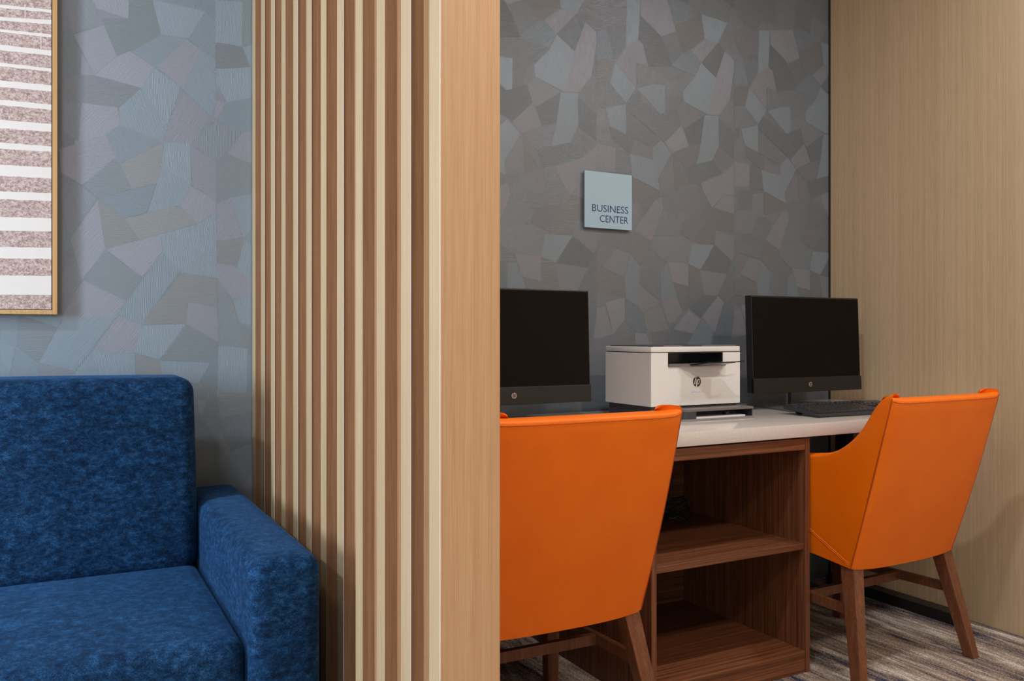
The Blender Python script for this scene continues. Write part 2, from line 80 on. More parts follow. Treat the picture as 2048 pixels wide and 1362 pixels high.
def rrect(x0, x1, y0, y1, r, n=5, corners=(1, 1, 1, 1)):
    out = []
    for (cx, cy, a, k) in ((x1-r, y1-r, 0, 0), (x0+r, y1-r, 90, 1), (x0+r, y0+r, 180, 2), (x1-r, y0+r, 270, 3)):
        if not corners[k]:
            out.append((x1 if k in (0, 3) else x0, y1 if k < 2 else y0)); continue
        for i in range(n+1):
            t = math.radians(a+90*i/n); out.append((cx+r*math.cos(t), cy+r*math.sin(t)))
    return out

# ------------------------------------------------------------------ materials
class M:
    def __init__(s, name):
        m = bpy.data.materials.new(name); m.use_nodes = True
        s.m = m; s.t = m.node_tree; s.n = s.t.nodes; s.l = s.t.links
        s.b = s.n['Principled BSDF']
    def node(s, ty, **k):
        n = s.n.new(ty)
        for a, v in k.items():
            if a in n.inputs.keys(): n.inputs[a].default_value = v
            else: setattr(n, a, v)
        return n
    def link(s, a, b): s.l.new(a, b)
    def coord(s, scale=(1, 1, 1), rot=(0, 0, 0), src='Object'):
        tc = s.node('ShaderNodeTexCoord'); mp = s.node('ShaderNodeMapping')
        mp.inputs['Scale'].default_value = scale; mp.inputs['Rotation'].default_value = rot
        s.link(tc.outputs[src], mp.inputs['Vector']); return mp.outputs[0]
    def noise(s, vec, scale, detail=4, rough=.5, dist=0):
        n = s.node('ShaderNodeTexNoise'); s.link(vec, n.inputs['Vector'])
        n.inputs['Scale'].default_value = scale; n.inputs['Detail'].default_value = detail
        n.inputs['Roughness'].default_value = rough; n.inputs['Distortion'].default_value = dist
        return n.outputs['Fac']
    def ramp(s, fac, stops, interp='LINEAR'):
        r = s.node('ShaderNodeValToRGB'); s.link(fac, r.inputs[0]); cr = r.color_ramp; cr.interpolation = interp
        while len(cr.elements) < len(stops): cr.elements.new(.5)
        for e, (p, c) in zip(cr.elements, stops): e.position = p; e.color = c
        return r.outputs[0]
    def math(s, op, a, b=None, c=None):
        n = s.node('ShaderNodeMath'); n.operation = op
        for i, v in enumerate((a, b, c)):
            if v is None: continue
            if isinstance(v, (int, float)): n.inputs[i].default_value = v
            else: s.link(v, n.inputs[i])
        return n.outputs[0]
    def mix(s, fac, a, b, mode='MIX'):
        n = s.node('ShaderNodeMix'); n.data_type = 'RGBA'; n.blend_type = mode
        for i, v in ((0, fac), (6, a), (7, b)):
            if isinstance(v, (int, float)): n.inputs[i].default_value = v
            elif isinstance(v, tuple): n.inputs[i].default_value = v
            else: s.link(v, n.inputs[i])
        return n.outputs[2]
    def base(s, c):
        if isinstance(c, tuple): s.b.inputs['Base Color'].default_value = c
        else: s.link(c, s.b.inputs['Base Color'])
    def set(s, **k):
        for a, v in k.items():
            i = s.b.inputs[a.replace('_', ' ')]
            if isinstance(v, (int, float, tuple)): i.default_value = v
            else: s.link(v, i)
        return s
    def bump(s, h, strength=.3, dist=.001):
        b = s.node('ShaderNodeBump'); b.inputs['Strength'].default_value = strength; b.inputs['Distance'].default_value = dist
        s.link(h, b.inputs['Height']); s.link(b.outputs[0], s.b.inputs['Normal'])

def plain(name, col, rough=.5, metal=0, bump=0, **k):
    s = M(name); v = s.coord()
    n = s.noise(v, 60, 3)
    d = tuple(x*.98 for x in col[:3])+(1,)
    s.base(s.ramp(n, [(.3, d), (.7, col)])); s.set(Roughness=rough, Metallic=metal, **k)
    if bump: s.bump(s.noise(v, 900, 2), bump, .0005)
    return s.m

def laminate(name, c0, c1, c2, axis='Z', rough=.5, fine=420, dist=.4, coat=0):
    """straight grained wood laminate, grain along one axis"""
    s = M(name)
    lo = {'X': (.012, 1, 1), 'Y': (1, .012, 1), 'Z': (1, 1, .012)}[axis]
    lo2 = {'X': (.003, 1, 1), 'Y': (1, .003, 1), 'Z': (1, 1, .003)}[axis]
    a = s.noise(s.coord(lo), fine, 3, .6, dist)
    b = s.noise(s.coord(lo2), 90, 3, .6, dist*.5)
    f = s.math('ADD', s.math('MULTIPLY', a, .6), s.math('MULTIPLY', b, .4))
    s.base(s.ramp(f, [(.36, c0), (.5, c1), (.63, c2)]))
    s.set(Roughness=rough); s.b.inputs['Specular IOR Level'].default_value = .35
    s.bump(a, .12, .0004)
    return s.m

oak = laminate('light_oak_laminate', lin(184, 141, 101), lin(194, 151, 111), lin(202, 161, 121), fine=620, dist=.15)
pale_wood = laminate('pale_wood_laminate', lin(176, 147, 112), lin(187, 158, 123), lin(195, 168, 134), fine=620, dist=.1)  # slat faces, paler than the end panel
brown_wood = laminate('brown_wood_laminate', lin(142, 103, 73), lin(160, 119, 86), lin(173, 131, 97), fine=520, dist=.2)  # slat sides and recesses, browner than the end panel
wallwood = laminate('tan_laminate', lin(184, 160, 126), lin(199, 174, 140), lin(210, 186, 152), fine=760, dist=.1)
cab_h = laminate('walnut_grain_across', lin(72, 40, 23), lin(108, 64, 40), lin(136, 85, 57), 'X', fine=260, dist=.8, rough=.42)
cab_v = laminate('walnut_grain_upright', lin(72, 40, 23), lin(108, 64, 40), lin(136, 85, 57), 'Z', fine=300, dist=.6, rough=.42)
legwood = laminate('brown_stained_wood', lin(92, 55, 36), lin(112, 68, 45), lin(128, 82, 56), 'Z', fine=500, rough=.4)
framewood = laminate('pale_frame_wood', lin(205, 155, 100), lin(216, 170, 118), lin(224, 182, 132), fine=200)

def m_wallpaper():
    s = M('patchwork_wallpaper')
    at = s.node('ShaderNodeAttribute', attribute_name='cell')
    sep = s.node('ShaderNodeSeparateColor'); s.link(at.outputs['Color'], sep.inputs[0])
    tone, hue, ang = sep.outputs
    tc = s.node('ShaderNodeTexCoord'); xyz = s.node('ShaderNodeSeparateXYZ'); s.link(tc.outputs['Object'], xyz.inputs[0])
    A = s.math('MULTIPLY', ang, PI)
    u = s.math('ADD', s.math('MULTIPLY', xyz.outputs[0], s.math('COSINE', A)), s.math('MULTIPLY', xyz.outputs[2], s.math('SINE', A)))
    w = s.math('SUBTRACT', s.math('MULTIPLY', xyz.outputs[2], s.math('COSINE', A)), s.math('MULTIPLY', xyz.outputs[0], s.math('SINE', A)))
    cv = s.node('ShaderNodeCombineXYZ'); s.link(s.math('MULTIPLY', u, 1.0), cv.inputs[0]); s.link(s.math('MULTIPLY', w, .03), cv.inputs[1])
    n1 = s.noise(cv.outputs[0], 430, 3, .65, .2)
    wob = s.math('MULTIPLY', s.noise(s.coord(), 7, 2), 26)
    sine = s.math('SINE', s.math('ADD', s.math('MULTIPLY', u, 2*PI/.0024), wob))
    line = s.math('ADD', s.math('MULTIPLY', sine, .10), s.math('MULTIPLY', n1, .75))      # ridge height
    hc = s.ramp(hue, [(0, lin(153, 159, 163)), (.2, lin(153, 163, 171)), (.4, lin(159, 159, 166)), (.6, lin(159, 160, 161)), (.8, lin(154, 157, 162))], 'CONSTANT')
    base = s.mix(s.math('MULTIPLY', tone, 1.0), s.mix(1.0, hc, (.50, .53, .56, 1), 'MULTIPLY'), s.mix(1.0, hc, (1.34, 1.40, 1.47, 1), 'MULTIPLY'))
    base = s.mix(s.math('MULTIPLY', s.math('SUBTRACT', line, .1), .3), s.mix(1.0, base, (.78, .78, .78, 1), 'MULTIPLY'), s.mix(1.0, base, (1.15, 1.15, 1.15, 1), 'MULTIPLY'))
    s.base(base)
    s.set(Metallic=.3, Roughness=.42); s.bump(line, .65, .0012)
    return s.m
wallpaper = m_wallpaper()

def m_carpet():
    s = M('streaked_carpet')
    rot = (0, 0, math.radians(-4))
    big = s.noise(s.coord((1, .13, 1), rot), 10, 4, .6, .4)
    mid = s.noise(s.coord((1, .11, 1), rot), 42, 6, .82, .6)
    px = s.noise(s.coord((1, .5, 1), rot), 300, 2, .8)
    f = s.math('ADD', s.math('ADD', s.math('MULTIPLY', big, .40), s.math('MULTIPLY', mid, .42)), s.math('MULTIPLY', px, .34))
    col = s.ramp(f, [(.50, lin(46, 48, 76)), (.535, lin(66, 64, 86)), (.55, lin(134, 116, 103)), (.60, lin(170, 150, 132)), (.63, lin(188, 172, 156)), (.66, lin(235, 228, 218))])
    px2 = s.noise(s.coord((1, .6, 1), rot), 420, 1, .5)
    col = s.mix(s.ramp(px2, [(.60, (0, 0, 0, 1)), (.64, (.7, .7, .7, 1))]), col, lin(128, 138, 146))
    s.base(col); s.set(Roughness=.95)
    s.b.inputs['Specular IOR Level'].default_value = .1
    s.bump(s.noise(s.coord(), 700, 2), .8, .003)
    return s.m
carpet = m_carpet()

def m_velvet():
    s = M('blue_velvet')
    v = s.coord()
    a = s.noise(s.coord((1, 1, 1.6)), 48, 8, .86, .1)
    b = s.noise(s.coord((1, 1, 1.6)), 460, 3, .75)
    c = s.noise(s.coord(), 7, 2)
    f = s.math('ADD', s.math('ADD', s.math('MULTIPLY', a, .62), s.math('MULTIPLY', b, .30)), s.math('MULTIPLY', c, .08))
    s.base(s.ramp(f, [(.41, lin(4, 20, 40)), (.47, lin(9, 37, 68)), (.53, lin(20, 58, 96)), (.60, lin(48, 90, 132))]))
    s.set(Roughness=.85)
    s.b.inputs['Sheen Weight'].default_value = .35; s.b.inputs['Sheen Roughness'].default_value = .35
    s.b.inputs['Sheen Tint'].default_value = lin(90, 150, 215)
    s.b.inputs['Specular IOR Level'].default_value = .15
    s.bump(f, .5, .002)
    return s.m
velvet = m_velvet()

def m_leather():
    s = M('orange_leather')
    v = s.coord()
    s.base(s.ramp(s.noise(v, 9, 3), [(.3, lin(232, 107, 4)), (.7, lin(238, 115, 8))]))
    s.set(Roughness=.42); s.b.inputs['Specular IOR Level'].default_value = .32
    vo = s.node('ShaderNodeTexVoronoi'); s.link(v, vo.inputs['Vector']); vo.inputs['Scale'].default_value = 700
    h = s.math('ADD', s.math('MULTIPLY', vo.outputs['Distance'], .25), s.noise(v, 14, 3))
    s.bump(h, .35, .002)
    return s.m
leather = m_leather()

def m_quartz():
    s = M('speckled_quartz')
    v = s.coord()
    sp = s.ramp(s.noise(v, 620, 2, .7), [(.30, lin(165, 155, 147)), (.38, lin(204, 195, 188)), (.62, lin(210, 201, 194)), (.70, lin(226, 218, 211))])
    s.base(sp); s.set(Roughness=.14)
    return s.m
quartz = m_quartz()

def m_art():
    s = M('pink_textured_paint')
    v = s.coord((1, 1, 1.2))
    f = s.noise(v, 150, 5, .75, .6)
    s.base(s.ramp(f, [(.38, lin(158, 126, 122)), (.5, lin(203, 176, 171)), (.60, lin(230, 210, 204))])); s.set(Roughness=.7)
    s.bump(f, .5, .002)
    return s.m
artpink = m_art()
edgewhite = plain('white_edge_band', lin(232, 226, 218), .45)
artwhite = plain('white_paint', lin(248, 239, 234), .6, bump=.2)
white = plain('white_plastic', lin(226, 224, 221), .28)
darkgray = plain('dark_grey_plastic', lin(62, 63, 68), .4)
midgray = plain('grey_plastic', lin(112, 106, 106), .35)
basegray = plain('grey_metallic_base', lin(98, 99, 103), .35, .3)
silver = plain('silver_grey_plastic', lin(150, 150, 152), .3, .3)
black = plain('black_plastic', lin(26, 25, 26), .4)
keyblack = plain('black_keycap_plastic', lin(50, 49, 52), .3)
casegray = plain('charcoal_case_plastic', lin(52, 54, 61), .35)
screen = plain('dark_screen_glass', lin(15, 12, 12), .22)
screen.node_tree.nodes['Principled BSDF'].inputs['Specular IOR Level'].default_value = .12
slot = plain('glossy_dark_plastic', lin(18, 22, 26), .2)
paper = plain('white_paper', lin(225, 222, 222), .8)
signmat = plain('pale_blue_acrylic', lin(160, 190, 206), .25)
navy = plain('navy_lettering', lin(14, 38, 98), .5)
logodark = plain('dark_logo_print', lin(62, 58, 58), .4)
logolight = plain('silver_logo_print', lin(190, 180, 175), .3, .6)
blackmetal = plain('black_metal', lin(30, 28, 27), .45)
underside = plain('black_dust_cover', lin(20, 18, 18), .9)
ceilmat = plain('white_ceiling_paint', lin(225, 222, 216), .9)
plaster = plain('greige_wall_paint', lin(188, 180, 170), .85)
thread = plain('orange_thread', lin(236, 128, 52), .6)
seam_m = plain('orange_leather_welt', lin(178, 70, 6), .5)
cream = plain('frosted_lamp', lin(240, 238, 232), .5)

# ------------------------------------------------------------------ the room
XL, XR, YF, YB, ZC = -3.6, 2.905, -3.2, 2.53, 2.75
def struct(name, bm, m, label=None):
    return tag(obj(name, bm, m), kind='structure', label=label)
bm = bmesh.new(); box(bm, XL-.1, XR+.1, YF-.1, YB+.12, -.08, 0); struct('floor', bm, carpet)
bm = bmesh.new(); box(bm, XL-.1, XR+.1, YF-.1, YB+.12, ZC, ZC+.08); struct('ceiling', bm, ceilmat)
bm = bmesh.new(); box(bm, XR, XR+.1, YF-.1, YB+.12, 0, ZC); struct('wall_right', bm, wallwood)
bm = bmesh.new()                                     # front wall with a wide window opening
VX0, VX1, VZ0, VZ1 = -3.4, -1.4, .85, 2.45
box(bm, XL-.1, VX0, YF-.1, YF, 0, ZC); box(bm, VX1, XR, YF-.1, YF, 0, ZC); box(bm, VX0, VX1, YF-.1, YF, 0, VZ0); box(bm, VX0, VX1, YF-.1, YF, VZ1, ZC)
struct('wall_front', bm, plaster)
bm = bmesh.new()
for a in ((VX0, VX0+.05, VZ0, VZ1), (VX1-.05, VX1, VZ0, VZ1), (VX0, VX1, VZ0, VZ0+.05), (VX0, VX1, VZ1-.05, VZ1), (-2.42, -2.38, VZ0, VZ1)):
    box(bm, a[0], a[1], YF-.08, YF-.02, a[2], a[3])
struct('window_2', bm, plaster)
bm = bmesh.new()                                     # left wall with a window opening
WY0, WY1, WZ0, WZ1 = .30, 1.0, .75, 2.25
box(bm, XL-.1, XL, YF, WY0, 0, ZC); box(bm, XL-.1, XL, WY1, YB+.12, 0, ZC)
box(bm, XL-.1, XL, WY0, WY1, 0, WZ0); box(bm, XL-.1, XL, WY0, WY1, WZ1, ZC)
struct('wall_left', bm, plaster)
bm = bmesh.new()
for a in ((WY0, WY0+.05, WZ0, WZ1), (WY1-.05, WY1, WZ0, WZ1), (WY0, WY1, WZ0, WZ0+.05), (WY0, WY1, WZ1-.05, WZ1)):
    box(bm, XL-.08, XL-.02, a[0], a[1], a[2], a[3])
struct('window_1', bm, plaster)

# back wall: one mesh of irregular patches, each a printed/embossed facet, its tone partly painted-in sheen
def cell_wall():
    x0, x1, z0, z1 = XL, XR, 0, ZC
    seeds = [(a, b, t, h) for a, b, t, h in CELLS if x0 < a < x1 and 0 < b < z1]
    fine = len(seeds)
    rnd = random.Random(3)
    for _ in range(6000):
        a, b = rnd.uniform(x0, x1), rnd.uniform(z0, z1)
        if all((a-s[0])**2+(b-s[1])**2 > .083**2 for s in seeds):
            seeds.append((a, b, rnd.choice((.25, .3, .35, .4, .5, .6, .65)), rnd.choice((0, 1, 2, 4, 4))))
    bm = bmesh.new(); lay = bm.loops.layers.float_color.new('cell')
    y = YB
    for i, (sx, sz, t, h) in enumerate(seeds):
        poly = [(x0, z0), (x1, z0), (x1, z1), (x0, z1)]
        nb = sorted(((s[0]-sx)**2+(s[1]-sz)**2, s) for k, s in enumerate(seeds) if k != i and abs(s[0]-sx) < .5 and abs(s[1]-sz) < .5)
        for d2, s in nb:
            mx, mz = (s[0]+sx)/2, (s[1]+sz)/2; nx, nz = s[0]-sx, s[1]-sz
            out = []
            for a, b in zip(poly, poly[1:]+poly[:1]):
                da = (a[0]-mx)*nx+(a[1]-mz)*nz; db = (b[0]-mx)*nx+(b[1]-mz)*nz
                if da <= 0: out.append(a)
                if da*db < 0:
                    k = da/(da-db); out.append((a[0]+k*(b[0]-a[0]), a[1]+k*(b[1]-a[1])))
            poly = out
            if len(poly) < 3: break
        # drop tiny edges
        q = []
        for p in poly:
            if not q or (p[0]-q[-1][0])**2+(p[1]-q[-1][1])**2 > 1e-7: q.append(p)
        if len(q) < 3: continue
        cx = sum(p[0] for p in q)/len(q); cz = sum(p[1] for p in q)/len(q)
        rad = math.sqrt(sum((p[0]-cx)**2+(p[1]-cz)**2 for p in q)/len(q))
        k = 1-.0007/rad
        inner = [(cx+(p[0]-cx)*k, cz+(p[1]-cz)*k) for p in q]
        vi = [bm.verts.new((p[0], y, p[1])) for p in inner]; vo = [bm.verts.new((p[0], y, p[1])) for p in q]
        ang = rnd.random()
        if t < .34: ang = rnd.choice((.5, .45, .55, rnd.random()))
        th = (.19 if sx > .6 else .68)+(t-.33)*.22+rnd.uniform(-.03, .03)  # paper left of the partition toned lighter, window light painted in
        f = bm.faces.new(vi)
        for lp in f.loops: lp[lay] = (max(0, th), h*.2+.1, ang, 1)
        n = len(q); et = min(1, th+.08) if rnd.random() < .6 else max(0, th-.07)
        for a in range(n):
            f = bm.faces.new((vo[a], vo[(a+1) % n], vi[(a+1) % n], vi[a]))
            for lp in f.loops: lp[lay] = (et, h*.2+.1, ang, 1)
    for f in bm.faces: f.normal_update()
    for f in bm.faces:
        if f.normal.y > 0: f.normal_flip()
    # individually shaped facets of the repeat, laid over the ground pattern
    def clip(poly, xa, xb):
        for sgn, lim in ((1, xa), (-1, xb)):
            out = []
            for a, b in zip(poly, poly[1:]+poly[:1]):
                da, db = sgn*(a[0]-lim), sgn*(b[0]-lim)
                if da >= 0: out.append(a)
                if da*db < 0:
                    k = da/(da-db); out.append((a[0]+k*(b[0]-a[0]), a[1]+k*(b[1]-a[1])))
            poly = out
            if len(poly) < 3: return []
        return poly
    jobs = [(.80+(t-.5)*.5, h, g, [(p[i], p[i+1]) for i in range(0, len(p), 2)], -.30, .5025) for t, h, g, p in PATCH_LEFT]  # left facets lifted in tone to carry the window light
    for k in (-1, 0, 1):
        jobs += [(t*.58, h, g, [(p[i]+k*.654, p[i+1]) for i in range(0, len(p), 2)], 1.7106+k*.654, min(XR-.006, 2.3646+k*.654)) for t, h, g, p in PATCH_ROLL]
    rnd = random.Random(11)
    for i, (t, h, g, p, xa, xb) in enumerate(jobs):
        p = clip(p, xa, xb)
        if not p: continue
        ar = sum(a[0]*b[1]-b[0]*a[1] for a, b in zip(p, p[1:]+p[:1]))
        if ar < 0: p = p[::-1]
        yy = y-.0001-.0000015*i
        cx = sum(a[0] for a in p)/len(p); cz = sum(a[1] for a in p)/len(p)
        rad = sum(math.hypot(a[0]-cx, a[1]-cz) for a in p)/len(p); k = max(.9, 1-.0006/rad)
        vo = [bm.verts.new((a[0], yy, a[1])) for a in p]
        vi = [bm.verts.new((cx+(a[0]-cx)*k, yy, cz+(a[1]-cz)*k)) for a in p]
        ang = ((g-90)/180) % 1
        et = (min(1, t+.08), max(0, t-.07))[i % 2]
        for q, tt in [(vi, t)]+[((vo[a], vo[(a+1) % len(p)], vi[(a+1) % len(p)], vi[a]), et) for a in range(len(p))]:
            try: f = bm.faces.new(q)
            except ValueError: continue
            for lp in f.loops: lp[lay] = (tt, h*.2+.1, ang, 1)
    for f in bm.faces:
        f.normal_update()
        if f.normal.y > 0: f.normal_flip()
    # solid behind the paper
    g0 = len(bm.verts)
    vs = [bm.verts.new(p) for p in ((x0-.1, y+.001, 0), (x1, y+.001, 0), (x1, y+.001, ZC), (x0-.1, y+.001, ZC), (x0-.1, y+.12, 0), (x1, y+.12, 0), (x1, y+.12, ZC), (x0-.1, y+.12, ZC))]
    for q in ((0, 1, 2, 3), (5, 4, 7, 6), (4, 0, 3, 7), (1, 5, 6, 2), (3, 2, 6, 7), (4, 5, 1, 0)):
        f = bm.faces.new([vs[i] for i in q])
        for lp in f.loops: lp[lay] = (.4, .9, .5, 1)
    me = bpy.data.meshes.new('wall_back'); bm.to_mesh(me); bm.free(); me.materials.append(wallpaper)
    o = bpy.data.objects.new('wall_back', me); C.objects.link(o); return o
tag(cell_wall(), kind='structure')
bm = bmesh.new(); box(bm, XR-.007, XR, YB-.006, YB, 0, ZC); struct('trim_1', bm, blackmetal)

# ------------------------------------------------------------------ slatted partition
PX, PY0, PX1 = .503, 1.1568, .602
part = empty('slatted_partition', (PX+.05, 1.8, 0), label='full-height pale wooden partition with vertical slats, ending in a plain flat panel', cat='room divider')
def pobj(name, bm, m, **k):
    for v in bm.verts: v.co -= Vector((PX+.05, 1.8, 0))
    return obj(name, bm, m, part, **k)
bm = bmesh.new(); box(bm, PX+.023, PX1, PY0+.0016, YB, 0, ZC); pobj('back_panel', bm, brown_wood)
bm = bmesh.new(); box(bm, PX+.0006, PX1+.0006, PY0, PY0+.0016, 0, ZC, .0003, 1); pobj('end_panel', bm, oak)
bm = bmesh.new(); box(bm, PX1, PX1+.002, PY0+.0016, YB, 0, ZC); pobj('side_panel', bm, oak)
for i in range(12):
    y = PY0+.1205*i+(.0017 if i == 0 else 0); y1 = min(PY0+.1205*i+.042, YB-.001)
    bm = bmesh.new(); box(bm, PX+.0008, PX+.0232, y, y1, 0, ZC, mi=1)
    box(bm, PX, PX+.0009, y, y1, 0, ZC, mi=0)
    if i in (0, 1, 4, 6, 7, 9, 10): box(bm, PX-.0002, PX+.0010, y-.0012, y, 0, ZC, mi=2)
    pobj('slat', bm, [pale_wood, brown_wood, edgewhite])

# ------------------------------------------------------------------ picture
PF = empty('framed_picture', (-.36, 2.50, 1.083), label='framed canvas of pink textured and white stripes hung on the wall above the sofa', cat='picture')
FX0, FX1, FZ0, FZ1, FY = -.74, .0035, 1.083, 2.02, 2.499
def fobj(name, bm, m, **k):
    for v in bm.verts: v.co -= Vector((-.36, 2.50, 1.083))
    return obj(name, bm, m, PF, **k)
bm = bmesh.new()
fw = .0115
box(bm, FX0, FX0+fw, FY, 2.528, FZ0, FZ1, .001, 1); box(bm, FX1-fw, FX1, FY, 2.528, FZ0, FZ1, .001, 1)
box(bm, FX0+fw, FX1-fw, FY, 2.528, FZ0, FZ0+fw, .001, 1); box(bm, FX0+fw, FX1-fw, FY, 2.528, FZ1-fw, FZ1, .001, 1)
fobj('frame', bm, framewood)
bm = bmesh.new(); box(bm, FX0+fw, FX1-fw, 2.522, 2.5285, FZ0+fw, FZ1-fw); fobj('backing', bm, black)
SX0, SX1 = FX0+fw+.004, -.0105
cz0, cz1 = FZ0+.0135, FZ1-fw-.003
STR = [(1.7523, 1.7565), (1.7208, 1.7232), (1.7118, 1.7145), (1.6758, 1.6796), (1.6593, 1.6632), (1.6269, 1.6294), (1.6134, 1.6155), (1.5759, 1.5786), (1.5544, 1.5581), (1.5184, 1.5207), (1.5025, 1.5064), (1.462, 1.4654), (1.4335, 1.4372), (1.3945, 1.3988), (1.3745, 1.3783), (1.3296, 1.3337), (1.2946, 1.2993), (1.2536, 1.2568), (1.2246, 1.2276), (1.1812, 1.1835), (1.1322, 1.1338)]
tops = [(1.8366, 1.8494), (1.8280, 1.8378)] + [(1.8062-.0015, 1.8062-.0015), (1.799, 1.797), (1.766, 1.7697)]
def canvas():
    bm = bmesh.new()
    box(bm, SX0, SX1, 2.503, 2.522, cz0, cz1)
    for f in bm.faces: f.material_index = 1
    y = 2.5025
    xa, xb = -.1242, -.0091
    def zl(ab, x): return ab[0]+(ab[1]-ab[0])*(x-xa)/(xb-xa)
    edges = [(cz1, cz1), (1.96, 1.966), (1.948, 1.953), (1.915, 1.921), (1.90, 1.906), (1.868, 1.876), (1.86, 1.868), (1.8366, 1.8494), (1.8280, 1.8378), (1.8055, 1.812), (1.799, 1.8035), (1.7665, 1.7697)] + STR + [(cz0, cz0)]
    mat = 0                      # pink first, then alternating
    cols = 30
    for i in range(len(edges)-1):
        for c in range(cols):
            x0 = SX0+(SX1-SX0)*c/cols; x1 = SX0+(SX1-SX0)*(c+1)/cols
            jit = lambda k, x: (.0006*math.sin(x*140+k*2.1)) if 0 < k < len(edges)-1 else 0
            t0, t1 = [min(cz1, (edges[i][0] if i == 0 else zl(edges[i], x))+jit(i, x)) for x in (x0, x1)]
            b0, b1 = [max(cz0, (edges[i+1][0] if i+1 == len(edges)-1 else zl(edges[i+1], x))+jit(i+1, x)) for x in (x0, x1)]
            f = bm.faces.new([bm.verts.new(p) for p in ((x0, y, b0), (x1, y, b1), (x1, y, t1), (x0, y, t0))])
            f.material_index = mat
        mat = 1-mat
    # thin white step outlines in two of the upper stripes
    for x, z0, z1 in ((-.0696, 1.846, 1.878), (-.034, 1.770, 1.8035)):
        f = bm.faces.new([bm.verts.new(p) for p in ((x-.001, y-.0004, z0), (x+.001, y-.0004, z0), (x+.001, y-.0004, z1), (x-.001, y-.0004, z1))]); f.material_index = 1
    for v in bm.verts: v.co -= Vector((-.36, 2.50, 1.083))
    for f in bm.faces: f.normal_update()
    me = bpy.data.meshes.new('canvas')
    for f in bm.faces:
        if len(f.verts) == 4 and abs(f.normal.y) > .9 and f.calc_center_median().y < .0028 and f.normal.y > 0: f.normal_flip()
    bm.to_mesh(me); bm.free(); me.materials.append(artpink); me.materials.append(artwhite)
    o = bpy.data.objects.new('canvas', me); C.objects.link(o); o.parent = PF
canvas()

# ------------------------------------------------------------------ sofa
def soft_box(x0, x1, y0, y1, z0, z1, r, puff=(0, 0, 0), n=14, seg=5, warp=None):
    """rounded cushion: gridded box whose corners are rounded and whose faces bulge"""
    bm = bmesh.new()
    cx, cy, cz = (x0+x1)/2, (y0+y1)/2, (z0+z1)/2
    hx, hy, hz = (x1-x0)/2, (y1-y0)/2, (z1-z0)/2
    def axis(h):
        inner = h-r
        a = [-h+r*(1-math.cos(PI/2*k/seg)) for k in range(seg)]
        m = [-inner+2*inner*k/n for k in range(n+1)]
        return a+m+[-v for v in a[::-1]]
    ax, ay, az = axis(hx), axis(hy), axis(hz)
    cache = {}
    def V(i, j, k):
        key = (i, j, k)
        if key in cache: return cache[key]
        p = Vector((ax[i], ay[j], az[k]))
        q = Vector((max(-hx+r, min(hx-r, p.x)), max(-hy+r, min(hy-r, p.y)), max(-hz+r, min(hz-r, p.z))))
        d = p-q
        if d.length > 1e-9: p = q+d.normalized()*r
        fx, fy, fz = p.x/hx, p.y/hy, p.z/hz
        g = lambda a: max(0, 1-a*a)
        p += Vector((fx*puff[0]*g(fy)*g(fz), fy*puff[1]*g(fx)*g(fz), fz*puff[2]*g(fx)*g(fy)))
        if warp: p = warp(p, fx, fy, fz)
        cache[key] = bm.verts.new((cx+p.x, cy+p.y, cz+p.z)); return cache[key]
    nx, ny, nz = len(ax)-1, len(ay)-1, len(az)-1
    for i in range(nx):
        for j in range(ny):
            bm.faces.new((V(i, j, 0), V(i, j+1, 0), V(i+1, j+1, 0), V(i+1, j, 0)))
            bm.faces.new((V(i, j, nz), V(i+1, j, nz), V(i+1, j+1, nz), V(i, j+1, nz)))
    for i in range(nx):
        for k in range(nz):
            bm.faces.new((V(i, 0, k), V(i+1, 0, k), V(i+1, 0, k+1), V(i, 0, k+1)))
            bm.faces.new((V(i, ny, k), V(i, ny, k+1), V(i+1, ny, k+1), V(i+1, ny, k)))
    for j in range(ny):
        for k in range(nz):
            bm.faces.new((V(0, j, k), V(0, j, k+1), V(0, j+1, k+1), V(0, j+1, k)))
            bm.faces.new((V(nx, j, k), V(nx, j+1, k), V(nx, j+1, k+1), V(nx, j, k+1)))
    return bm
SO = Vector((-.55, 2.0, 0))
sofa = empty('sofa', SO, label='blue velvet sofa with a square arm beside the slatted partition', cat='sofa')
def sobj(name, bm, m=velvet, smooth=60):
    for v in bm.verts: v.co -= SO
    return obj(name, bm, m, sofa, smooth)
SXL = -1.5
def backwarp(p, fx, fy, fz):          # back cushion leans back as it rises
    p = p.copy(); p.y += (fz+1)*.035; return p
SM = -.60
for a, b in ((SM+.004, .303), (SXL, SM-.004)):
    sobj('back_cushion', soft_box(a, b, 2.145, 2.36, .465, .925, .036, (.004, .014, .006), warp=backwarp))
    sobj('seat_cushion', soft_box(a, b+.002, 1.585, 2.21, .31, .476, .03, (.003, .006, .012)))
def armwarp(p, fx, fy, fz): return p
for a, b in ((.3085, .439), (SXL-.134, SXL-.004)):
    ar = sobj('armrest', soft_box(a, b, 1.562, 2.44, .05, .619, .027, (.003, .004, .006)))
bm = bmesh.new()                       # seam round the front face of the arm
tube(bm, [(.3165, 1.5702, .08), (.3165, 1.5702, .592), (.3185, 1.5695, .600)], .0009, 6); sobj('arm_seam', bm, velvet)
sobj('base_frame', soft_box(SXL, .306, 1.60, 2.40, .05, .305, .012, n=4), velvet)
sobj('rear_panel', soft_box(SXL, .306, 2.37, 2.50, .05, .80, .02, n=4), velvet)
for x in (-1.55, .36):
    for y in (1.62, 2.40):
        bm = bmesh.new(); box(bm, x-.025, x+.025, y-.025, y+.025, 0, .052, .003); sobj('foot', bm, black, None)

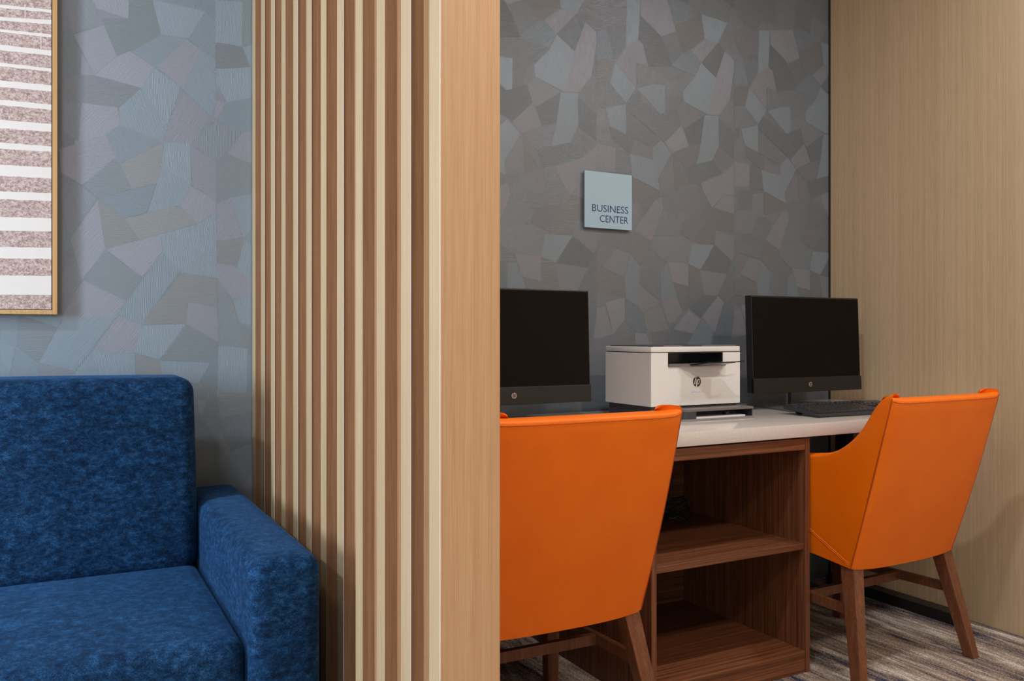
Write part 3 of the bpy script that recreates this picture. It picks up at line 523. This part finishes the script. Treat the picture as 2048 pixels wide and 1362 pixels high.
# ------------------------------------------------------------------ desk
DO = Vector((1.74, 2.17, 0))
desk = empty('built_in_desk', DO, label='long white speckled quartz counter running along the wallpapered wall', cat='desk')
def dobj(name, bm, m, **k):
    for v in bm.verts: v.co -= DO
    return obj(name, bm, m, desk, **k)
bm = bmesh.new(); box(bm, PX1+.0035, 2.885, 1.835, 2.50, .7195, .76, .0025, 2); dobj('countertop', bm, quartz, smooth=40)
bm = bmesh.new(); box(bm, 2.80, 2.86, 1.885, 2.46, 0, .04, .002, 1); box(bm, 2.81, 2.85, 2.36, 2.42, .04, .70, .002, 1); box(bm, 2.79, 2.87, 1.95, 2.46, .70, .7195, .002, 1)
dobj('support_frame', bm, blackmetal)
bm = bmesh.new(); box(bm, .62, .66, 1.95, 2.46, 0, .7195, .002, 1); dobj('support_panel', bm, cab_v)

# open cabinet under the desk
CO = Vector((1.728, 2.13, 0))
cab = empty('open_shelf_cabinet', CO, label='open walnut-brown cabinet with one shelf under the counter between the orange chairs', cat='cabinet')
def cobj(name, bm, m, **k):
    for v in bm.verts: v.co -= CO
    return obj(name, bm, m, cab, **k)
cx0, cx1, cy0, cy1 = 1.426, 2.030, 1.843, 2.43
bm = bmesh.new(); box(bm, cx0, cx0+.018, cy0, cy1, 0, .7145, .0008, 1); cobj('side_panel', bm, cab_v)
bm = bmesh.new(); box(bm, cx1-.018, cx1, cy0, cy1, 0, .7145, .0008, 1); cobj('side_panel', bm, cab_v)
bm = bmesh.new(); box(bm, cx0+.018, cx1-.018, cy1-.018, cy1, 0, .7145); cobj('back_panel', bm, cab_h)
bm = bmesh.new(); box(bm, cx0+.0185, cx1-.0185, cy0+.001, cy0+.019, .680, .7145, .0006, 1); cobj('top_rail', bm, cab_h)
bm = bmesh.new(); box(bm, cx0+.0185, cx1-.0185, cy0+.019, cy1-.018, .696, .7145); cobj('top_panel', bm, cab_h)
bm = bmesh.new(); box(bm, cx0+.020, cx1-.0182, cy0+.006, cy1-.0185, .3745, .3935, .0012, 1); cobj('shelf', bm, cab_h)
bm = bmesh.new(); box(bm, cx0+.0185, cx1-.0185, cy0+.002, cy0+.02, .001, .0665, .0006, 1); cobj('plinth', bm, cab_h)
bm = bmesh.new(); box(bm, cx0+.0185, cx1-.0185, cy0+.02, cy1-.0185, .048, .0662); cobj('bottom_panel', bm, cab_h)

# loose black cables on the shelf
rc = random.Random(5)
def coil(cx, cy, z, r, turns, n=60, tall=.0, up=None):
    pts = []
    for i in range(n+1):
        t = i/n*turns*2*PI
        rr = r*(1+.18*math.sin(t*1.7+cx*9)); pts.append((cx+rr*math.cos(t), cy+.45*rr*math.sin(t), z+.004+tall*i/n+.022*abs(math.sin(t*.63))))
    if up: pts += [((pts[-1][0]+up[0])/2+.02, (pts[-1][1]+up[1])/2, (pts[-1][2]+up[2])/2), up]
    return pts
bm = bmesh.new()
tube(bm, coil(1.87, 2.30, .395, .055, 3.2, tall=.06, up=(1.90, 2.395, .66)), .0032)
tag(obj('power_cable', bm, black, smooth=60), label='black cable coiled on the cabinet shelf, hanging from above', cat='cable')
bm = bmesh.new()
tube(bm, coil(1.83, 2.22, .396, .045, 2.3, tall=.03), .0024)
tag(obj('data_cable', bm, black, smooth=60), label='thinner black cable coil lying in front on the cabinet shelf', cat='cable')

# ------------------------------------------------------------------ logo
def stroke(bm, pts, w, y0, y1):
    for a, b in zip(pts, pts[1:]):
        a, b = Vector(a), Vector(b); d = (b-a).normalized(); n = Vector((-d.y, d.x))*w/2; e = d*w*.3
        q = [a-e+n, b+e+n, b+e-n, a-e-n]
        prism_xz(bm, [(p.x, p.y) for p in q], y0, y1)
def logo(parent, cx, y, cz, r, mdisc, mletter, name='logo', lab=None):
    bm = bmesh.new()
    prism_xz(bm, [(cx+r*math.cos(2*PI*k/40), cz+r*math.sin(2*PI*k/40)) for k in range(40)], y, y+.0008)
    d = obj(name, bm, mdisc, parent)
    if lab: d['label'] = lab
    bm = bmesh.new()
    P = lambda L: [(cx+a*r, cz+b*r) for a, b in L]
    w = .155*r
    stroke(bm, P([(-.21, .98), (-.64, -.44)]), w, y-.0004, y+.0003)
    stroke(bm, P([(-.42, .36), (-.06, .36), (-.02, .26), (-.24, -.44)]), w, y-.00045, y+.0003)
    stroke(bm, P([(.22, .38), (-.18, -.98)]), w, y-.0004, y+.0003)
    stroke(bm, P([(.25, .38), (.62, .38), (.66, .26), (.47, -.36), (.40, -.42), (.02, -.42)]), w, y-.00045, y+.0003)
    obj('lettering', bm, mletter, d)

# ------------------------------------------------------------------ monitors
def monitor(cx, label):
    yf = 2.235
    O = Vector((cx, yf+.10, .76))
    t = empty('desktop_monitor', O, label=label, cat='computer')
    def mo(name, bm, m, **k):
        for v in bm.verts: v.co -= O
        return obj(name, bm, m, t, **k)
    w, z0, z1 = .2785, .820, 1.172
    tilt = lambda z: (z-z0)*.035
    def slab(x0, x1, za, zb, ya, yb, r=0):
        bm = bmesh.new(); box(bm, x0, x1, ya, yb, za, zb, r, 2)
        for v in bm.verts: v.co.y += tilt(v.co.z)
        return bm
    mo('housing', slab(cx-w, cx+w, z0+.002, z1, yf+.002, yf+.034, .0025), black)
    mo('screen', slab(cx-w+.004, cx+w-.004, z0+.055, z1-.006, yf, yf+.004), screen)
    ch = mo('lower_bezel', slab(cx-w, cx+w, z0, z0+.053, yf-.003, yf+.01, .0012), plain_bezel)
    bm = bmesh.new(); box(bm, cx-.11, cx+.11, yf+.034, yf+.055, z0+.03, z1-.05, .01); mo('rear_hump', bm, black)
    bm = bmesh.new(); box(bm, cx-.009, cx+.009, yf+.10, yf+.114, .764, .95, .001, 1); box(bm, cx-.009, cx+.009, yf+.035, yf+.10, .90, .95, .001, 1); mo('stand_neck', bm, silver)
    bm = bmesh.new(); box(bm, cx-.0075, cx+.0075, yf+.0985, yf+.1005, .764, .899); mo('neck_front', bm, black)
    bm = bmesh.new(); hexa(bm, [(cx-.20, yf-.10, .7602), (cx+.20, yf-.10, .7602), (cx+.135, yf+.185, .7602), (cx-.135, yf+.185, .7602)],
                           [(cx-.20, yf-.10, .7655), (cx+.20, yf-.10, .7655), (cx+.135, yf+.185, .7675), (cx-.135, yf+.185, .7675)])
    mo('stand_base', bm, basegray)
    logo(ch, 0, 0, 0, .0088, logolight, black)
    for c in ch.children: c.location = Vector((cx, yf-.0038, z0+.0275))-O
    return t
plain_bezel = plain('black_brown_bezel', lin(24, 21, 20), .5)
monitor(2.462, 'black desktop monitor on a grey stand, right of the printer, behind the keyboard')
monitor(1.2115, 'black desktop monitor beside the wooden partition, left of the printer')

# ------------------------------------------------------------------ printer
PO = Vector((1.815, 2.235, .76))
pr = empty('printer', PO, label='white multifunction laser printer on the quartz counter between the two monitors', cat='printer')
def ro(name, bm, m, par=None, **k):
    for v in bm.verts: v.co -= PO
    return obj(name, bm, m, par or pr, **k)
px0, px1, py0, py1, pz0, pz1 = 1.6305, 1.9985, 2.11, 2.357, .8055, .993
sx0, sx1, sz0, sz1 = 1.697, 1.925, .929, .9735
bm = bmesh.new()
box(bm, px0, px1, py0, py1, pz0, sz0); box(bm, px0, sx0, py0, py1, sz0, .9735); box(bm, sx1, px1, py0, py1, sz0, .9735); box(bm, sx0, sx1, py0+.12, py1, sz0, .9735)
bmesh.ops.remove_doubles(bm, verts=bm.verts[:], dist=1e-5)
ro('body', bm, white)
bm = bmesh.new(); box(bm, px0+.003, px1-.003, py0+.003, py1-.003, .9735, .976); ro('lid_gap', bm, slot)
bm = bmesh.new(); box(bm, px0, px1, py0, py1, .976, pz1, .0015, 2); lid = ro('scanner_lid', bm, white, smooth=40)
bm = bmesh.new(); box(bm, px0+.012, px1-.014, py0+.006, py1-.01, pz1, .9965, .001, 1); ro('lid_top', bm, darkgray)
bm = bmesh.new(); box(bm, 1.683, 1.758, py0+.004, py0+.05, pz1+.0002, .9975, .0005, 1); ro('control_panel', bm, midgray)
bm = bmesh.new(); box(bm, 1.84, px1-.012, py0+.004, py0+.05, pz1+.0002, .9975, .0005, 1); ro('control_panel', bm, midgray)
bm = bmesh.new()
box(bm, sx0, sx1, py0+.113, py0+.119, sz0, .9734)
box(bm, sx0, sx0+.002, py0+.002, py0+.113, sz0, .9734); box(bm, sx1-.002, sx1, py0+.002, py0+.113, sz0, .9734); box(bm, sx0, sx1, py0+.002, py0+.119, .9715, .9734)
ro('output_slot', bm, slot)
bm = bmesh.new()
prism(bm, [(sx0+.002, py0+.11), (sx1-.002, py0+.11), (sx1-.002, py0+.002), (sx1+.003, py0-.01), (sx1-.014, py0-.022), (sx0+.07, py0-.022), (sx0+.04, py0-.004), (sx0+.002, py0-.004)], sz0+.0005, sz0+.009)
ot = ro('output_tray', bm, midgray)
bm = bmesh.new()
hexa(bm, [(sx0+.075, py0-.022, sz0+.004), (sx1-.03, py0-.03, sz0+.004), (sx1-.01, py0-.068, sz0+.012), (sx0+.105, py0-.068, sz0+.012)],
     [(sx0+.075, py0-.022, sz0+.007), (sx1-.03, py0-.03, sz0+.007), (sx1-.01, py0-.068, sz0+.015), (sx0+.105, py0-.068, sz0+.015)])
ro('tray_flap', bm, slot, ot)
bm = bmesh.new(); tube(bm, [(sx0+.07, py0-.02, sz0+.006), (sx0+.105, py0-.069, sz0+.014), (sx1-.01, py0-.069, sz0+.015), (sx1+.03, py0-.066, sz0+.0165)], .0018); ro('paper_stop', bm, slot, ot)
# base and paper tray
bm = bmesh.new(); box(bm, px0+.007, px1-.007, py0+.008, py1-.008, .7602, .8055, .004, 2); ro('base', bm, darkgray)
tx0, tx1, ty = 1.712, 2.006, 2.052
bm = bmesh.new()
prism(bm, rrect(tx0, tx1, ty, py0+.03, .028, 5, (0, 0, 1, 0)), .7604, .7665); tr = ro('paper_tray', bm, silver)
bm = bmesh.new()
prism(bm, rrect(tx0+.004, tx1, ty+.004, py0+.03, .026, 5, (0, 0, 1, 0)), .790, .7975); ro('tray_cover', bm, midgray, tr)
bm = bmesh.new()
box(bm, tx0+.004, tx0+.006, ty+.03, py0+.03, .7665, .790); box(bm, tx0+.03, tx0+.055, ty+.005, ty+.008, .7665, .790); bm2 = bmesh.new(); box(bm2, tx1-.005, tx1-.003, ty+.005, py0+.03, .7665, .790); ro('tray_side', bm2, darkgray, tr)
for k in range(6):
    a0, a1 = PI+PI/2*k/6, PI+PI/2*(k+1)/6
    q = [(tx0+.030+.026*math.cos(a), ty+.030+.026*math.sin(a)) for a in (a0, a1)]+[(tx0+.030+.024*math.cos(a), ty+.030+.024*math.sin(a)) for a in (a1, a0)]
    prism(bm, q, .7665, .790)
ro('tray_wall', bm, darkgray, tr)
bm = bmesh.new(); box(bm, tx0+.055, tx1-.03, ty+.01, py0+.006, .7667, .7715); tag(obj('paper_stack', bm, paper), label='small stack of white paper in the printer tray', cat='paper')
bm = bmesh.new(); box(bm, tx0+.20, tx0+.215, ty+.03, ty+.05, .7665, .782, .002); ro('tray_guide', bm, darkgray, tr)
bdy = bpy.data.objects['body']
logo(bdy, 1.8145-PO.x, py0-.0007-PO.y, .880-PO.z, .0165, logodark, white)
def glow():
    s = M('status_light_strip'); s.base(lin(190, 195, 230)); s.set(Roughness=.3)
    s.b.inputs['Emission Color'].default_value = (.55, .6, 1, 1); s.b.inputs['Emission Strength'].default_value = .05
    return s.m
bm = bmesh.new(); box(bm, 1.793, 1.843, py0-.0006, py0+.001, .8465, .8485); ro('status_light', bm, glow())

# ------------------------------------------------------------------ keyboard
kb = empty('keyboard', (2.181, 1.944, .7605), math.radians(-2.0), label='black computer keyboard lying on the counter in front of the right monitor', cat='keyboard')
KW, KD = .452, .158
slope = .142
bm = bmesh.new()
hexa(bm, [(0, 0, .002), (KW, 0, .002), (KW, KD, .018), (0, KD, .018)], [(0, .001, .011), (KW, .001, .011), (KW, KD, .0325), (0, KD, .0325)])
bmesh.ops.bevel(bm, geom=bm.edges[:], offset=.0015, segments=2, affect='EDGES'); obj('case', bm, casegray, kb, 40)
for x in (.04, KW-.07):
    bm = bmesh.new(); hexa(bm, [(x, KD-.03, 0), (x+.02, KD-.03, 0), (x+.02, KD-.022, 0), (x, KD-.022, 0)], [(x, KD-.018, .017), (x+.02, KD-.018, .017), (x+.02, KD-.008, .018), (x, KD-.008, .018)]); obj('foot', bm, blackmetal, kb)
bm = bmesh.new(); box(bm, .05, KW-.05, .002, .012, 0, .0035); obj('front_pad', bm, blackmetal, kb)
keymesh = {}
def key(x, y, w):
    k = round(w, 4)
    if k not in keymesh:
        bm = bmesh.new(); d = .0172; h = .006
        hexa(bm, [(0, 0, 0), (w, 0, 0), (w, d, 0), (0, d, 0)], [(.002, .0012, h), (w-.002, .0012, h), (w-.002, d-.003, h), (.002, d-.003, h)])
        bmesh.ops.bevel(bm, geom=bm.edges[:], offset=.0008, segments=1, affect='EDGES')
        me = bpy.data.meshes.new('keycap'); bmesh.ops.recalc_face_normals(bm, faces=bm.faces[:]); bm.to_mesh(me); bm.free(); me.materials.append(keyblack); keymesh[k] = me
    o = bpy.data.objects.new('keycap', keymesh[k]); C.objects.link(o); o.parent = kb
    o.location = (x, y, .0112+(y)*(.0215/KD)); o.rotation_euler = (math.atan(.0215/KD), 0, 0)
U = .0187
rows = [(.012, [1.25, 1.25, 1.25, 6.25, 1.25, 1.25, 1.25, 1.25]), (.0315, [2.25]+[1]*10+[2.75]), (.051, [1.75]+[1]*11+[2.25]), (.0705, [1.5]+[1]*12+[1.5]), (.090, [1]*13+[2]), (.125, [1])]
for y, ws in rows:
    x = .012
    for w in ws: key(x, y, w*U-.0012); x += w*U
x = .012+2*U
for grp in range(3):
    for k in range(4): key(x, .125, U-.0012); x += U
    x += .5*U
nx_ = .012+15.35*U
for k in range(3): key(nx_+k*U, .125, U-.0012); key(nx_+k*U, .090, U-.0012); key(nx_+k*U, .0705, U-.0012); key(nx_+k*U, .012, U-.0012)
key(nx_+U, .0315, U-.0012)
n2 = nx_+3.3*U
for y in (.0315, .0705):
    for k in range(3): key(n2+k*U, y, U-.0012)
for k in range(4): key(n2+k*U, .09, U-.0012)
for k in range(3): key(n2+k*U, .051, U-.0012)
key(n2, .012, 2*U-.0012); key(n2+2*U, .012, U-.0012)

# ------------------------------------------------------------------ sign
SG = empty('wall_sign', (1.753, 2.52, 1.5135), label='square pale blue acrylic sign reading BUSINESS CENTER on the wallpapered wall', cat='sign')
def go(name, bm, m, **k):
    for v in bm.verts: v.co -= Vector((1.753, 2.52, 1.5135))
    return obj(name, bm, m, SG, **k)
bm = bmesh.new(); box(bm, 1.650, 1.856, 2.514, 2.522, 1.4125, 1.6145, .0008, 1); go('plaque', bm, signmat)
bm = bmesh.new(); box(bm, 1.67, 1.84, 2.522, 2.5298, 1.43, 1.60); go('mounting_block', bm, blackmetal)
def text(body, xr, width, z, h):
    cu = bpy.data.curves.new('lettering', 'FONT'); cu.body = body; cu.size = 1; cu.extrude = .0; cu.offset = -.003
    cu.resolution_u = 4
    to = bpy.data.objects.new('tmp', cu); C.objects.link(to)
    dg = bpy.context.evaluated_depsgraph_get(); me = bpy.data.meshes.new_from_object(to.evaluated_get(dg))
    bpy.data.objects.remove(to); bpy.data.curves.remove(cu)
    xs = [v.co.x for v in me.vertices]; ys = [v.co.y for v in me.vertices]
    sx = width/(max(xs)-min(xs)); sy = h/(max(ys)-min(ys)); x0, y0 = min(xs), min(ys)
    for v in me.vertices:
        v.co = Vector((xr-width+(v.co.x-x0)*sx-1.753, 2.5136-2.52, z+(v.co.y-y0)*sy-1.5135))
    me.materials.append(navy)
    o = bpy.data.objects.new('lettering', me); C.objects.link(o); o.parent = SG
text('BUSINESS', 1.8385, .157, 1.4718, .0252)
text('CENTER', 1.8385, .1245, 1.4350, .0252)

# ------------------------------------------------------------------ chairs
def interp(tab, x):
    if x <= tab[0][0]: return tab[0][1]
    for (a, va), (b, vb) in zip(tab, tab[1:]):
        if x <= b: return va+(vb-va)*(x-a)/(b-a)
    return tab[-1][1]
def shell(cols, rows=16, arc=8, mirror=False):
    """cols: (outer bottom, outer top, inward dir, thickness bottom, thickness top). Closed padded panel with a rounded top."""
    bm = bmesh.new(); grid = []
    rh = .013
    for ob, ot_, nin, tb, tt in cols:
        ob, ot_, nin = Vector(ob), Vector(ot_), Vector(nin).normalized()
        ring = []
        up = (ot_-ob).normalized(); L = (ot_-ob).length
        r = tt/2; Lc = L-rh
        for k in range(rows+1):
            t = k/rows
            ring.append(ob+up*(Lc*t)-nin*math.sin(t*PI)*.006)
        c = ob+up*Lc+nin*r
        for k in range(1, arc):
            a = PI*k/arc
            ring.append(c-nin*r*math.copysign(abs(math.cos(a))**.7, math.cos(a))+up*rh*math.sin(a)**.7)
        for k in range(rows, -1, -1):
            t = k/rows; th = tb+(tt-tb)*t
            ring.append(ob+up*(Lc*t)+nin*th)
        if mirror: ring = [Vector((-q.x, q.y, q.z)) for q in ring]
        grid.append([bm.verts.new(q) for q in ring])
    n = len(grid[0])
    for A, B in zip(grid, grid[1:]):
        for k in range(n): bm.faces.new((A[k], A[(k+1) % n], B[(k+1) % n], B[k]))
    bm.faces.new(grid[0]); bm.faces.new(grid[-1][::-1])
    return bm
ARMS = [(-.150, .864), (-.134, .864), (-.118, .859), (-.103, .847), (-.083, .8236), (-.054, .772), (-.030, .744), (-.005, .720), (.025, .698), (.053, .682), (.106, .666), (.2, .655), (.30, .640), (.40, .600)]
def smooth_arm(y):
    return sum(interp(ARMS, y+d)*w for d, w in ((-.016, .2), (-.008, .2), (0, .2), (.008, .2), (.016, .2)))
HB, HT, LEAN = .244, .256, .150
def back_cols():
    cols = []
    n = 30
    for i in range(n+1):
        a = -1+2*i/n
        e = max(0, abs(a)-.93)/.07                         # corner rounding
        yb = -.010*(1-a*a)+.006*e*e; yt = -LEAN-.004*(1-a*a)+.006*e*e
        zb = .330+.009*abs(a)**4; zt = .849+.007*abs(a)**12
        nin = (-math.copysign(1, a)*.5*e, 1, .06)
        cols.append(((a*HB, yb, zb), (a*HT, yt, zt), nin, .05, .055))
    return cols
def arm_cols():
    cols = []
    n = 34
    for i in range(n+1):
        t = i/n
        yb = .006+.384*t
        yt = -LEAN+.006+.524*(t**1.3)
        zt = smooth_arm(yt)
        e = max(0, 1-t*12)
        xo = HB+.006*min(1, t*2.5); xt = HT+.002
        zb = .339+.017*min(1, t*3)
        nin = (-1, .6*e, .05)
        cols.append(((xo, yb, zb), (xt, yt, zt), nin, .05, .064))
    return cols
def build_chair(loc, rz, label):
    ch = empty('armchair', loc, rz, label=label, cat='chair', group='orange leather chairs at the desk')
    obj('backrest', shell(back_cols()), leather, ch, 50)
    for mir in (False, True):
        obj('armrest', shell(arm_cols(), mirror=mir), leather, ch, 50)
    # welts down the back corners and along the top edge, lying in the seams
    bc, ac = back_cols(), arm_cols()
    def on(col, t):
        ob, ot_, nin = Vector(col[0]), Vector(col[1]), Vector(col[2]).normalized()
        L = (ot_-ob).length
        return ob+(ot_-ob).normalized()*((L-.013)*t)-nin*math.sin(t*PI)*.006
    for s in (-1, 1):
        bm = bmesh.new(); pts = []
        for k in range(17):
            q = (on(ac[0], k/16)+on(bc[-1], k/16))/2; pts.append((s*q.x, q.y, q.z))
        tube(bm, pts, .0019, 8); obj('corner_welt', bm, seam_m, ch, 60)
    bm = bmesh.new(); tube(bm, [on(c, 1.0)+Vector((0, .0004, 0)) for c in bc], .0011, 6); obj('top_welt', bm, seam_m, ch, 60)
    # double stitch on each side near the hem
    for s in (-1, 1):
        for off in (0, .006):
            bm = bmesh.new()
            A, B = Vector((.25, .012, .348+off)), Vector((.26, .185, .45+off))
            pts = []
            for k in range(11):
                q = A.lerp(B, k/10)
                # stay on the ruled side surface
                q.x = side_x(q.y, q.z)+.0006
                pts.append((s*q.x, q.y, q.z))
            tube(bm, pts, .0008, 5); obj('stitching', bm, thread, ch)
    # seat
    bm = soft_box(-.205, .205, .045, .475, .36, .475, .025, (.0, .004, .014), n=8, seg=4); obj('seat', bm, leather, ch, 60)
    bm = bmesh.new(); box(bm, -.2, .2, .045, .42, .338, .362); obj('seat_base', bm, underside, ch)
    # legs
    for s in (-1, 1):
        bm = bmesh.new(); a, b = .023, .0165
        tx, ty, bx, by = s*.214, .026, s*.270, -.045
        hexa(bm, [(bx-b, by-b, 0), (bx+b, by-b, 0), (bx+b, by+b, 0), (bx-b, by+b, 0)], [(tx-a, ty-a, .345), (tx+a, ty-a, .345), (tx+a, ty+a, .345), (tx-a, ty+a, .345)])
        bmesh.ops.bevel(bm, geom=bm.edges[:], offset=.0012, segments=2, affect='EDGES'); obj('leg', bm, legwood, ch)
        bm = bmesh.new()
        tx, ty, bx, by = s*.215, .415, s*.225, .425
        hexa(bm, [(bx-b, by-b, 0), (bx+b, by-b, 0), (bx+b, by+b, 0), (bx-b, by+b, 0)], [(tx-a, ty-a, .352), (tx+a, ty-a, .352), (tx+a, ty+a, .352), (tx-a, ty+a, .352)])
        bmesh.ops.bevel(bm, geom=bm.edges[:], offset=.0012, segments=2, affect='EDGES'); obj('leg', bm, legwood, ch)
        # side stretcher
        x0, x1 = s*.236, s*.219
        bm = bmesh.new()
        hexa(bm, [(x0-.008, -.005, .200), (x0+.008, -.005, .200), (x1+.008, .41, .200), (x1-.008, .41, .200)], [(x0-.008, -.005, .228), (x0+.008, -.005, .228), (x1+.008, .41, .228), (x1-.008, .41, .228)])
        obj('stretcher', bm, legwood, ch)
    bm = bmesh.new(); box(bm, -.222, .222, .175, .192, .200, .228); obj('stretcher', bm, legwood, ch)
    return ch
def side_x(y, z):
    best = None
    cs = arm_cols()
    for (ob, ot_, nin, tb, tt) in cs:
        k = (z-ob[2])/(ot_[2]-ob[2]); yy = ob[1]+(ot_[1]-ob[1])*k; xx = ob[0]+(ot_[0]-ob[0])*k+math.sin(max(0, min(1, k))*PI)*.006
        if best is None or abs(yy-y) < best[0]: best = (abs(yy-y), xx)
    return best[1]
build_chair((2.308, 1.720, 0), math.radians(1.5), 'orange leather armchair nearest the tan wood wall, pulled up to the keyboard')
build_chair((1.050, 1.715, 0), math.radians(-1), 'orange leather armchair partly hidden behind the wooden partition end')

# ------------------------------------------------------------------ lights
def area(name, loc, size, power, col, rot=None, target=None, shape='DISK', sizey=None, spread=None):
    l = bpy.data.lights.new(name, 'AREA'); l.shape = shape; l.size = size; l.energy = power; l.color = col
    if sizey: l.size_y = sizey
    if spread: l.spread = math.radians(spread)
    o = bpy.data.objects.new(name, l); C.objects.link(o); o.location = loc
    if target is not None:
        o.rotation_euler = (Vector(target)-Vector(loc)).to_track_quat('-Z', 'Y').to_euler()
    elif rot: o.rotation_euler = rot
    return o
WARM, COOL, NEUT = (1, .85, .73), (.74, .88, 1.0), (.94, .96, 1.0)
area('window_daylight', (XL-.01, (WY0+WY1)/2, 1.5), 1.4, 125, COOL, rot=(0, -PI/2, 0), shape='RECTANGLE', sizey=.4)
area('window_daylight', ((VX0+VX1)/2, YF-.01, 1.65), 1.9, 26, COOL, rot=(PI/2, 0, 0), shape='RECTANGLE', sizey=1.5)
for n_, x, y, p, c, sz in (('lounge_downlight', -1.9, 1.3, 42, COOL, .2),
                       ('lounge_downlight', -.8, .35, 8, NEUT, .2),
                       ('entry_downlight', 1.4, -.5, 37, WARM, .3), ('nook_downlight', .85, 1.0, 16, NEUT, .12), ('nook_downlight', 2.6, 1.0, 13, NEUT, .12)):
    area(n_, (x, y, ZC-.01), sz, p, c, rot=(0, 0, 0))

# ------------------------------------------------------------------ camera and view
cam = bpy.data.cameras.new('camera'); co = bpy.data.objects.new('camera', cam); C.objects.link(co)
cam.sensor_width = 36; cam.lens = 1690/2048*36; cam.shift_y = -11/2048; cam.clip_start = .02
co.location = (0, 0, 1.03); co.rotation_euler = (PI/2, 0, -math.atan(912/1690))
sc = bpy.context.scene; sc.camera = co
w = bpy.data.worlds.new('world'); sc.world = w; w.use_nodes = True
w.node_tree.nodes['Background'].inputs[0].default_value = (.7, .82, 1, 1); w.node_tree.nodes['Background'].inputs[1].default_value = .5
sc.view_settings.view_transform = 'Standard'; sc.view_settings.look = 'None'; sc.view_settings.gamma = 1
sc.view_settings.use_curve_mapping = False; sc.view_settings.exposure = .20
